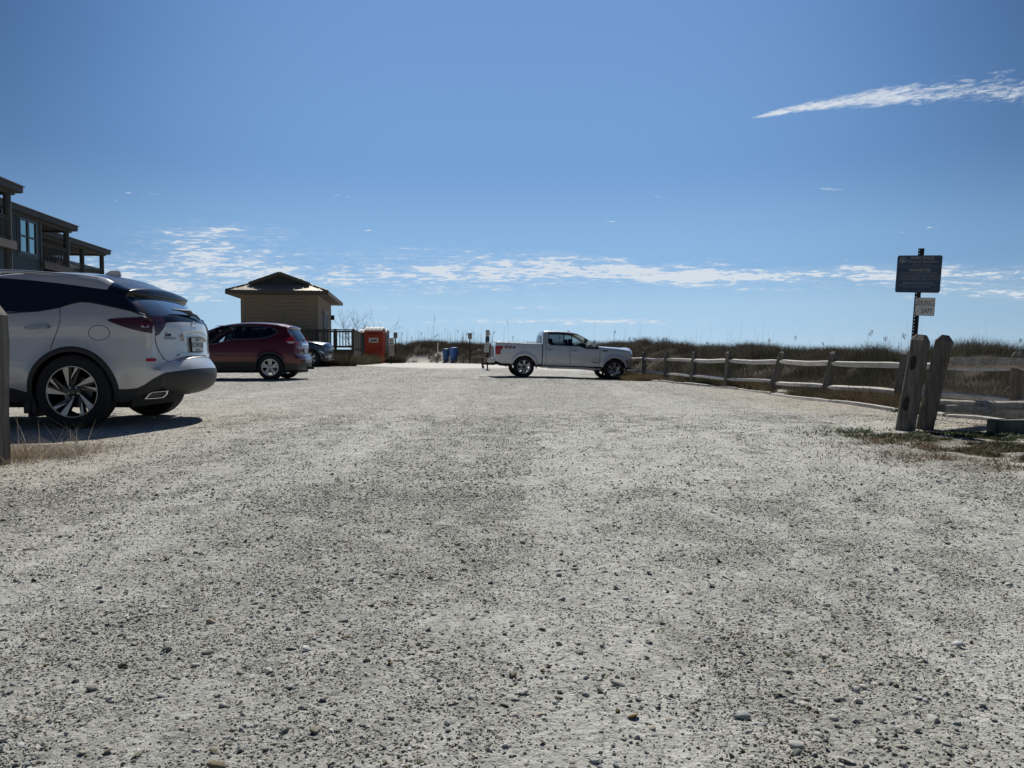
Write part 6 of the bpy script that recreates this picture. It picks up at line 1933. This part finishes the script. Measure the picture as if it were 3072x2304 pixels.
toilet('dark teal portable toilet half hidden left behind the orange one', 1076, 1126, 51.0, 2.12, M['teal'])
toilet('grey green portable toilet peeking out right behind the orange one', 1112, 1161, 50.6, 2.12, M['gtoilet'])

# ------------------------------------------------------------------ bare shrub
M['twig'] = mat('bare_twig', (.20, .165, .12), .9)
def shrub():
    Z = 53.0; x = XZ(1076, Z); z = ghf(x, Z); rr_ = random.Random(4)
    r = empty('bare_shrub', (x, Z, z), label='leafless twiggy shrub rising behind the wooden ramp', cat='shrub')
    tk = MB(); br = MB()
    def grow(p, d, L, w_, lvl, mb):
        pts = [p]; 
        for k in range(3):
            d = (d + Vector((rr_.gauss(0, .14), rr_.gauss(0, .14), rr_.gauss(.05, .08)))).normalized(); pts.append(pts[-1] + d * L / 3)
        mb.tube(pts, [w_, w_ * .85, w_ * .7, w_ * .55], 4, cap=False)
        if lvl > 0:
            for k in range(3 if lvl > 1 else 4):
                nd = (d + Vector((rr_.gauss(0, .55), rr_.gauss(0, .4), rr_.uniform(-.1, .5)))).normalized()
                grow(pts[rr_.choice([1, 2, 3])], nd, L * rr_.uniform(.55, .8), w_ * .55, lvl - 1, br)
    for k in range(6):
        d = Vector((rr_.uniform(-.6, .6), rr_.uniform(-.3, .3), 1.35)).normalized(); grow(Vector((rr_.gauss(0, .08), 0, -.1)), d, 1.75, .026, 3, tk)
    tk.build('stem', M['twig'], r, recalc=False); br.build('twigs', M['twig'], r, recalc=False)
shrub()

# ------------------------------------------------------------------ restroom building
M['cmu'] = bpy.data.materials.new('split_face_block'); M['cmu'].use_nodes = True
_nt = M['cmu'].node_tree; _b = _nt.nodes['Principled BSDF']; _g = NG(_nt)
_tc = _g.node('ShaderNodeTexCoord'); _br = _g.node('ShaderNodeTexBrick')
_mp = _g.node('ShaderNodeMapping'); _mp.inputs['Rotation'].default_value = (math.pi / 2, 0, 0)
_nt.links.new(_tc.outputs['UV'], _br.inputs['Vector'])
_br.inputs['Color1'].default_value = (.37, .305, .225, 1); _br.inputs['Color2'].default_value = (.32, .265, .195, 1); _br.inputs['Mortar'].default_value = (.26, .22, .165, 1)
_br.inputs['Scale'].default_value = 1.0; _br.inputs['Brick Width'].default_value = .40; _br.inputs['Row Height'].default_value = .20; _br.inputs['Mortar Size'].default_value = .008
_n = _g.noise(V(_g, _tc.outputs['UV']), 9, 5, .65)
_c = _g.mixc(_g.smooth(_n, .3, .7) * .5, V(_g, _br.outputs['Color']), (.27, .22, .165)); _nt.links.new(_c.o, _b.inputs['Base Color'])
_h = _g.noise(V(_g, _tc.outputs['UV']), 22, 5, .7) + (1.0 - V(_g, _br.outputs['Fac'])) * .6
_nt.links.new(_g.bump(_h, .9, .03).o, _b.inputs['Normal']); _b.inputs['Roughness'].default_value = .9
M['fasc'] = mat('brown_fascia', (.10, .082, .065), .7)
M['soff'] = mat('soffit', (.13, .11, .09), .8)
M['seamroof'] = mat('tan_metal_roof', (.40, .34, .26), .4, .3)
M['gabl'] = mat('dark_gable', (.045, .052, .062), .8)
M['doorb'] = mat('brown_door', (.07, .05, .04), .6)
U = Vector((-.139, .990, 0)).normalized(); Rg = Vector((U.y, -U.x, 0))    # into depth, to the right
P0 = Vector((-10.06, 40.0, 0))       # front right corner of the walls
zg_ = .15
bld = empty('restroom_building', P0, label='small tan block restroom building with a low brown gabled roof', cat='building')
def L3(r, u_, z): return (Rg * r + U * u_ + Vector((0, 0, z)))[:]       # local to P0
WW, DD, ZW = 3.86, 7.3, 3.78
def wallquad(name, a_, b_, z0, z1, mt_, parent, split=1):
    me = bpy.data.meshes.new(name)
    vs = [(*a_[:2], z0), (*b_[:2], z0), (*b_[:2], z1), (*a_[:2], z1)]
    me.from_pydata(vs, [], [(0, 1, 2, 3)]); uv = me.uv_layers.new()
    L = (Vector(b_[:2]) - Vector(a_[:2])).length
    for k, c_ in enumerate([(0, z0), (L, z0), (L, z1), (0, z1)]): uv.data[k].uv = c_
    return me
def bwall(corners, z0, z1, mt_, parent, name='wall'):
    vs = []; fs = []; uvs = []
    run = 0
    for k in range(len(corners)):
        a_, b_ = corners[k], corners[(k + 1) % len(corners)]; L = (Vector(b_[:2]) - Vector(a_[:2])).length
        i = len(vs); vs += [(a_[0], a_[1], z0), (b_[0], b_[1], z0), (b_[0], b_[1], z1), (a_[0], a_[1], z1)]; fs.append((i, i + 1, i + 2, i + 3)); uvs += [(0, z0), (L, z0), (L, z1), (0, z1)]
    me = bpy.data.meshes.new(name); me.from_pydata(vs, [], fs); uv = me.uv_layers.new()
    for k, c_ in enumerate(uvs): uv.data[k].uv = c_
    return link_mesh(name, me, mt_, parent)
cs_ = [L3(-WW, 0, 0), L3(0, 0, 0), L3(0, DD, 0), L3(-WW, DD, 0)]
bwall(cs_, -.3, ZW, M['cmu'], bld)
# roof
OF, OS, OB = .70, .56, 1.35
ze, slope = 3.97, .40
r0, r1, u0, u1 = -WW - OS, OS, -OF, DD + OB
rc = (r0 + r1) / 2; half = (r1 - r0) / 2
SB = 1.02
zpk = ze + slope * half
zs_ = ze + slope * SB
T_ = .02
rf = MB()
def face4(*p): rf.add([L3(*q) for q in p], [tuple(range(len(p)))])
# main slopes (with the front hip corner cut)
face4((r1, u0, ze), (r1, u1, ze), (rc, u1, zpk), (rc, u0 + SB - .25, zpk), (r1 - SB + 0, u0 + SB - .25, zs_), (r1 - SB, u0 + SB, zs_))
face4((r0, u1, ze), (r0, u0, ze), (r0 + SB, u0 + SB, zs_), (r0 + SB, u0 + SB - .25, zs_), (rc, u0 + SB - .25, zpk), (rc, u1, zpk))
rf.build('roof', M['seamroof'], bld, recalc=False)
sk_ = MB()
sk_.add([L3(r0, u0, ze), L3(r1, u0, ze), L3(r1 - SB, u0 + SB, zs_), L3(r0 + SB, u0 + SB, zs_)], [(0, 1, 2, 3)])
for k in range(1, 12):
    r_k = r0 + (r1 - r0) * k / 12; run = min(SB, r_k - r0, r1 - r_k)
    p, q_ = Vector(L3(r_k, u0, ze + .02)), Vector(L3(r_k, u0 + run, ze + slope * run + .02)); sk_.beam(p, q_, .03, .04)
sk_.build('skirt_roof', M['seamroof'], bld, recalc=False)
gb = MB()
gb.add([L3(r0 + SB, u0 + SB + .02, zs_ - .02), L3(r1 - SB, u0 + SB + .02, zs_ - .02), L3(rc, u0 + SB + .02, zpk - .02)], [(0, 1, 2)])
gb.build('gable', M['gabl'], bld, recalc=False)
tr = MB()
for sgn in (-1, 1):
    tr.beam(L3(rc - sgn * .0, u0 + SB - .27, zpk - .06), L3(rc + sgn * (half - SB + .05), u0 + SB - .27, zs_ - .03), .05, .17)
    tr.beam(L3(rc + sgn * half, u0, ze + .02), L3(rc + sgn * (half - SB), u0 + SB, zs_ + .02), .12, .05)
tr.beam(L3(r0 - .02, u0 - .02, ze - .10), L3(r1 + .02, u0 - .02, ze - .10), .05, .20)
tr.beam(L3(r1 + .02, u0 + .005, ze - .10), L3(r1 + .02, u1, ze - .10), .05, .20); tr.beam(L3(r0 - .02, u0 + .005, ze - .10), L3(r0 - .02, u1, ze - .10), .05, .20)
tr.build('fascia', M['fasc'], bld)
sf = MB(); sf.add([L3(r0, u0, ze - .19), L3(r1, u0, ze - .19), L3(r1, u1, ze - .19), L3(r0, u1, ze - .19)], [(3, 2, 1, 0)]); sf.build('soffit', M['soff'], bld, recalc=False)
vt = MB(); vt.tube([L3(rc + .95, 1.4, zpk - .55), L3(rc + .95, 1.4, zpk - .34), L3(rc + .95, 1.4, zpk - .22)], [.22, .22, .08], 12); vt.build('roof_vent', M['roofw'], bld)
def on_rightwall(px):
    a_ = (px - CX) / F; u_ = (a_ * P0.y - P0.x) / (U.x - a_ * U.y); return u_
ua, ub = on_rightwall(970), on_rightwall(983.5)
dr = MB(); dr.box(Vector(L3(.02, (ua + ub) / 2, 2.02)), (.05, ub - ua, 2.15), Matrix((Rg, U, Vector((0, 0, 1)))).transposed()); dr.build('door', M['doorb'], bld)
lm = MB(); u_l = on_rightwall(968.2); c_ = Vector(L3(.16, u_l, 3.0)); lm.tube([c_ + Vector((-.16, 0, .02)), c_ + Vector((.0, 0, .05))], .03, 6); lm.tube([c_ + Vector((0, 0, .12)), c_ + Vector((0, 0, -.10))], [.07, .11], 10); lm.build('wall_lamp', M['signwhite'], bld)
bx_ = MB(); c_ = Vector(L3(.12, DD - .3, 2.95)); bx_.box(c_, (.16, .2, .28)); bx_.build('wall_box', M['gap'], bld)

# ramp with railing beside it
M['rampw'] = wood_mat('ramp_timber', (.16, .14, .115), (.085, .075, .06), 'z', .7)
rp_ = empty('wooden_ramp', P0 + Rg * .9, label='raised wooden landing with a slatted railing beside the restroom door', cat='ramp')
def R3(r, u_, z): return (Rg * (r - .9) + U * u_ + Vector((0, 0, z)))
ZD = .98; ZR = 1.98
ra, rb_ = .05, 1.85; ua_, ub_ = -1.0, 5.2
dk = MB(); dk.box((R3((ra + rb_) / 2, (ua_ + ub_) / 2, ZD - .04)), (rb_ - ra, ub_ - ua_, .08), Matrix((Rg, U, Vector((0, 0, 1)))).transposed()); dk.build('deck', M['rampw'], rp_)
jb = MB(); 
for (a_, b_) in (((ra - .9, ua_), (rb_, ua_)), ((rb_, ua_), (rb_, ub_))): jb.beam(R3(*a_, ZD - .20), R3(*b_, ZD - .20), .05, .24)
jb.build('joist', M['rampw'], rp_)
def railrun(a_, b_, posts):
    A, B = Vector(a_), Vector(b_)
    p, q_ = R3(A.x, A.y, ZR), R3(B.x, B.y, ZR)
    mb = MB(); mb.beam(p, q_, .14, .05); mb.beam(p + Vector((0, 0, -.09)), q_ + Vector((0, 0, -.09)), .04, .09); mb.beam(p + Vector((0, 0, -.86)), q_ + Vector((0, 0, -.86)), .04, .10); mb.build('handrail', M['rampw'], rp_)
    bl = MB(); L = (q_ - p).length; n = int(L / .15)
    for k in range(n):
        c_ = p.lerp(q_, (k + .5) / n) + Vector((0, 0, -.48)); bl.box(c_, (.045, .045, .80))
    bl.build('balusters', M['rampw'], rp_)
    for t in posts:
        c_ = p.lerp(q_, t); pm_ = MB(); pm_.box((c_.x, c_.y, ZR / 2 + .02), (.13, .13, ZR + .04)); pm_.build('post', M['rampw'], rp_)
railrun((-.9, ua_), (.05, ua_), (0.0,)); railrun((.05, ua_), (rb_, ua_), (0, .5, 1.0)); railrun((rb_, ua_), (rb_, ub_), (.33, .66, 1.0))
ub_x = MB(); ub_x.box(R3((ra + rb_) / 2, (ua_ + ub_) / 2 + .2, .42), (rb_ - ra - .15, ub_ - ua_ - .3, .80), Matrix((Rg, U, Vector((0, 0, 1)))).transposed()); ub_x.build('underside', M['gap'], rp_)  # dark box added to stand for the shade under the deck
lt = MB()
for k in range(8): lt.box(R3(.1 + k * .24, ua_ + .03, .38), (.12, .03, .85), Matrix((Rg, U, Vector((0, 0, 1)))).transposed())
lt.build('skirt_board', M['rampw'], rp_)

# ------------------------------------------------------------------ beach house on the left
M['siding'] = mat('grey_green_siding', (.058, .080, .092), .8, var=.12, vscale=1.2)
M['trimg'] = mat('grey_trim', (.07, .085, .095), .7)
M['hfasc'] = mat('brown_grey_fascia', (.070, .068, .072), .7, var=.2)
M['hroof'] = mat('shingle_roof', (.12, .10, .09), .9)
M['hsoff'] = mat('dark_soffit', (.055, .055, .055), .9)
M['pile'] = mat('grey_green_pile', (.06, .07, .066), .8, var=.2, vscale=3)
M['hrail'] = wood_mat('deck_timber', (.12, .11, .10), (.07, .062, .058), 'z', .7)
M['hframe'] = mat('dark_window_frame', (.02, .023, .025), .4)
M['hglass'] = mat('window_pane', (.30, .42, .40), .05, 0.85, 0.3)
HD = Vector((-.1132, .9936, 0)); HR = Vector((.9936, .1132, 0))
house = empty('beach_house', (-24.6, 43.9, .2), label='two storey grey beach house with stepped low roofs and railed porches at the left edge', cat='house')
HO = Vector(house.location)
def HP(E, l, r, z):     # E eave end corner, l metres back along the eave (towards us), r metres left of the eave
    return Vector((E[0], E[1], 0)) - HD * l - HR * r + Vector((0, 0, z)) - HO
HM = Matrix((HR, HD, Vector((0, 0, 1)))).transposed()
ZEV = 7.96; DK = 5.55
def hbox(mb, E, l0, l1, r0_, r1_, z0, z1, mi=0):
    c_ = (HP(E, l0, r0_, z0) + HP(E, l1, r1_, z1)) / 2
    mb.box(c_, (abs(r1_ - r0_), abs(l1 - l0), abs(z1 - z0)), HM, mi)
def unit(E, length, porch, posts, win=None, wall=True, low=True, deckbright=False):
    OV = .35
    f = MB(); hbox(f, E, 0, length, 0, .06, ZEV - .27, ZEV); hbox(f, E, -.03, .03, .06, 8.0, ZEV - .27, ZEV + .0); f.build('fascia', M['hfasc'], house)
    r = MB()
    sec = [(-.06, ZEV + .02), (4.0, ZEV + 1.15), (8.06, ZEV + .02), (8.06, ZEV - .03), (4.0, ZEV + 1.10), (-.06, ZEV - .03)]
    r.add([HP(E, -.06, q[0], q[1]) for q in sec] + [HP(E, length + .1, q[0], q[1]) for q in sec], [(k, (k + 1) % 6, 6 + (k + 1) % 6, 6 + k) for k in range(6)] + [(0, 1, 4, 5), (1, 2, 3, 4), (11, 10, 7, 6), (10, 9, 8, 7)]); r.build('roof', M['hroof'], house)
    for le in (.02, length - .02):
        gw = MB(); gw.add([HP(E, le, .1, ZEV - .02), HP(E, le, 7.9, ZEV - .02), HP(E, le, 4.0, ZEV + 1.10)], [(0, 1, 2)]); gw.build('gable', M['siding'], house, recalc=False)
    s = MB(); hbox(s, E, .05, length, .08, 8, ZEV - .30, ZEV - .24); s.build('soffit', M['hsoff'], house)
    bm_ = MB(); hbox(bm_, E, .15, length, OV - .08, OV + .10, ZEV - .40, ZEV - .275); hbox(bm_, E, .15, .33, OV + .10, 7.5, ZEV - .40, ZEV - .275); bm_.build('beam', M['hfasc'], house)
    d_ = MB(); hbox(d_, E, .40, porch + .3, OV - .16, 7.5, DK - .05, DK); hbox(d_, E, .35, porch + .1, OV - .22, OV - .16, DK - .34, DK + .0); hbox(d_, E, .35, .40, OV - .16, 7.5, DK - .34, DK); d_.build('deck', M['timber2'] if deckbright else M['hrail'], house)
    for (l_, r__) in posts:
        p = MB(); c0 = HP(E, l_, r__, .2); c1 = HP(E, l_, r__, ZEV - .39); p.tube([c0, c1], [.165, .145], 14); p.build('post', M['pile'], house, smooth=50)
    # railing
    def run(l0, r0_, l1, r1_):
        mb = MB(); a_, b_ = HP(E, l0, r0_, DK + 1.02), HP(E, l1, r1_, DK + 1.02)
        mb.beam(a_, b_, .13, .045); mb.beam(a_ + Vector((0, 0, -.09)), b_ + Vector((0, 0, -.09)), .04, .08); mb.beam(a_ + Vector((0, 0, -.90)), b_ + Vector((0, 0, -.90)), .04, .08); mb.build('railing', M['hrail'], house)
        bl = MB(); n = int((b_ - a_).length / .145)
        for k in range(n): bl.box(a_.lerp(b_, (k + .5) / n) + Vector((0, 0, -.50)), (.04, .04, .84), HM)
        bl.build('balusters', M['hrail'], house)
    run(.72, OV, porch, OV); run(.60, OV + .1, .60, 4.5)
    if wall:
        w_ = MB(); hbox(w_, E, porch, length, OV, 7.5, 0, ZEV - .3)
        z = .4
        while z < ZEV - .5:
            w_.add([HP(E, porch, OV - .018, z), HP(E, length, OV - .018, z), HP(E, length, OV - .001, z + .28), HP(E, porch, OV - .001, z + .28)], [(0, 1, 2, 3)]); 
            w_.add([HP(E, porch, OV - .018, z), HP(E, length, OV - .018, z), HP(E, length, OV + .001, z), HP(E, porch, OV + .001, z)], [(3, 2, 1, 0)]); z += .285
        w_.build('wall', M['siding'], house, recalc=False)
        t = MB(); hbox(t, E, porch - .03, porch + .12, OV - .05, OV + .1, .2, ZEV - .31); t.build('corner_trim', M['trimg'], house)
def wall_l(E, px, OV=.35):
    """distance back along the eave at which pixel column px meets the wall plane"""
    P = Vector((E[0], E[1], 0)) - HR * OV; a_ = (px - CX) / F
    return -(a_ * P.y - P.x) / (HD.x - a_ * HD.y)
M['timber2'] = mat('pale_deck_beam', (.17, .155, .14), .8, var=.2, vscale=2)
E1, E2, E3 = (-21.1, 33.5), (-24.6, 43.9), (-28.1, 54.2)
p2 = wall_l(E2, 132)
unit(E1, 12, 7.5, [(.58, .38), (7.4, .38)], wall=True, deckbright=True)
unit(E2, 13.5, p2, [(.60, .38)])
unit(E3, 13.0, 9.5, [(.62, .38), (wall_l(E3, 253, .38), .38)])
# the window of the middle part
def win(E, pa, pb2, ya, yb):
    la, lb = wall_l(E, pa), wall_l(E, pb2); OV = .35
    Pa = Vector((E[0], E[1], 0)) - HR * OV - HD * la
    zt = CAMH + (HZ - ya) / F * Pa.y; zb = CAMH + (HZ - yb) / F * Pa.y
    fr = MB(); w_ = .11
    for (a_, b_, c_, d_) in ((la, lb, zt - w_, zt), (la, lb, zb, zb + w_), (la, la - w_, zb + w_, zt - w_), (lb, lb + w_, zb + w_, zt - w_), ((la + lb) / 2 - w_ * .75, (la + lb) / 2 + w_ * .75, zb + w_, zt - w_)): hbox(fr, E, a_, b_, OV - .08, OV + .0, c_, d_)
    zm = (zt + zb) / 2
    hbox(fr, E, la - w_, (la + lb) / 2 + w_ * .75, OV - .06, OV - .001, zm - .05, zm + .05); hbox(fr, E, (la + lb) / 2 - w_ * .75, lb + w_, OV - .06, OV - .001, zm - .05, zm + .05)
    fo = fr.build('window', M['hframe'], house)
    pn = MB(); hbox(pn, E, la - .02, lb + .02, OV - .03, OV - .024, zb + .02, zt - .02); pn.build('pane', M['hglass'], fo)
    tr_ = MB(); hbox(tr_, E, la + .18, lb - .18, OV - .045, OV - .005, zb - .16, zb - .002); hbox(tr_, E, la + .18, lb - .18, OV - .045, OV - .005, zt + .002, zt + .14); hbox(tr_, E, la + .003, la + .16, OV - .045, OV - .005, zb, zt); hbox(tr_, E, lb - .003, lb - .16, OV - .045, OV - .005, zb, zt); tr_.build('window_trim', M['trimg'], fo)
win(E2, 64.5, 116, 653, 760)
win(E2, 2, 26, 620, 715)
win(E1, -60, -20, 560, 700)
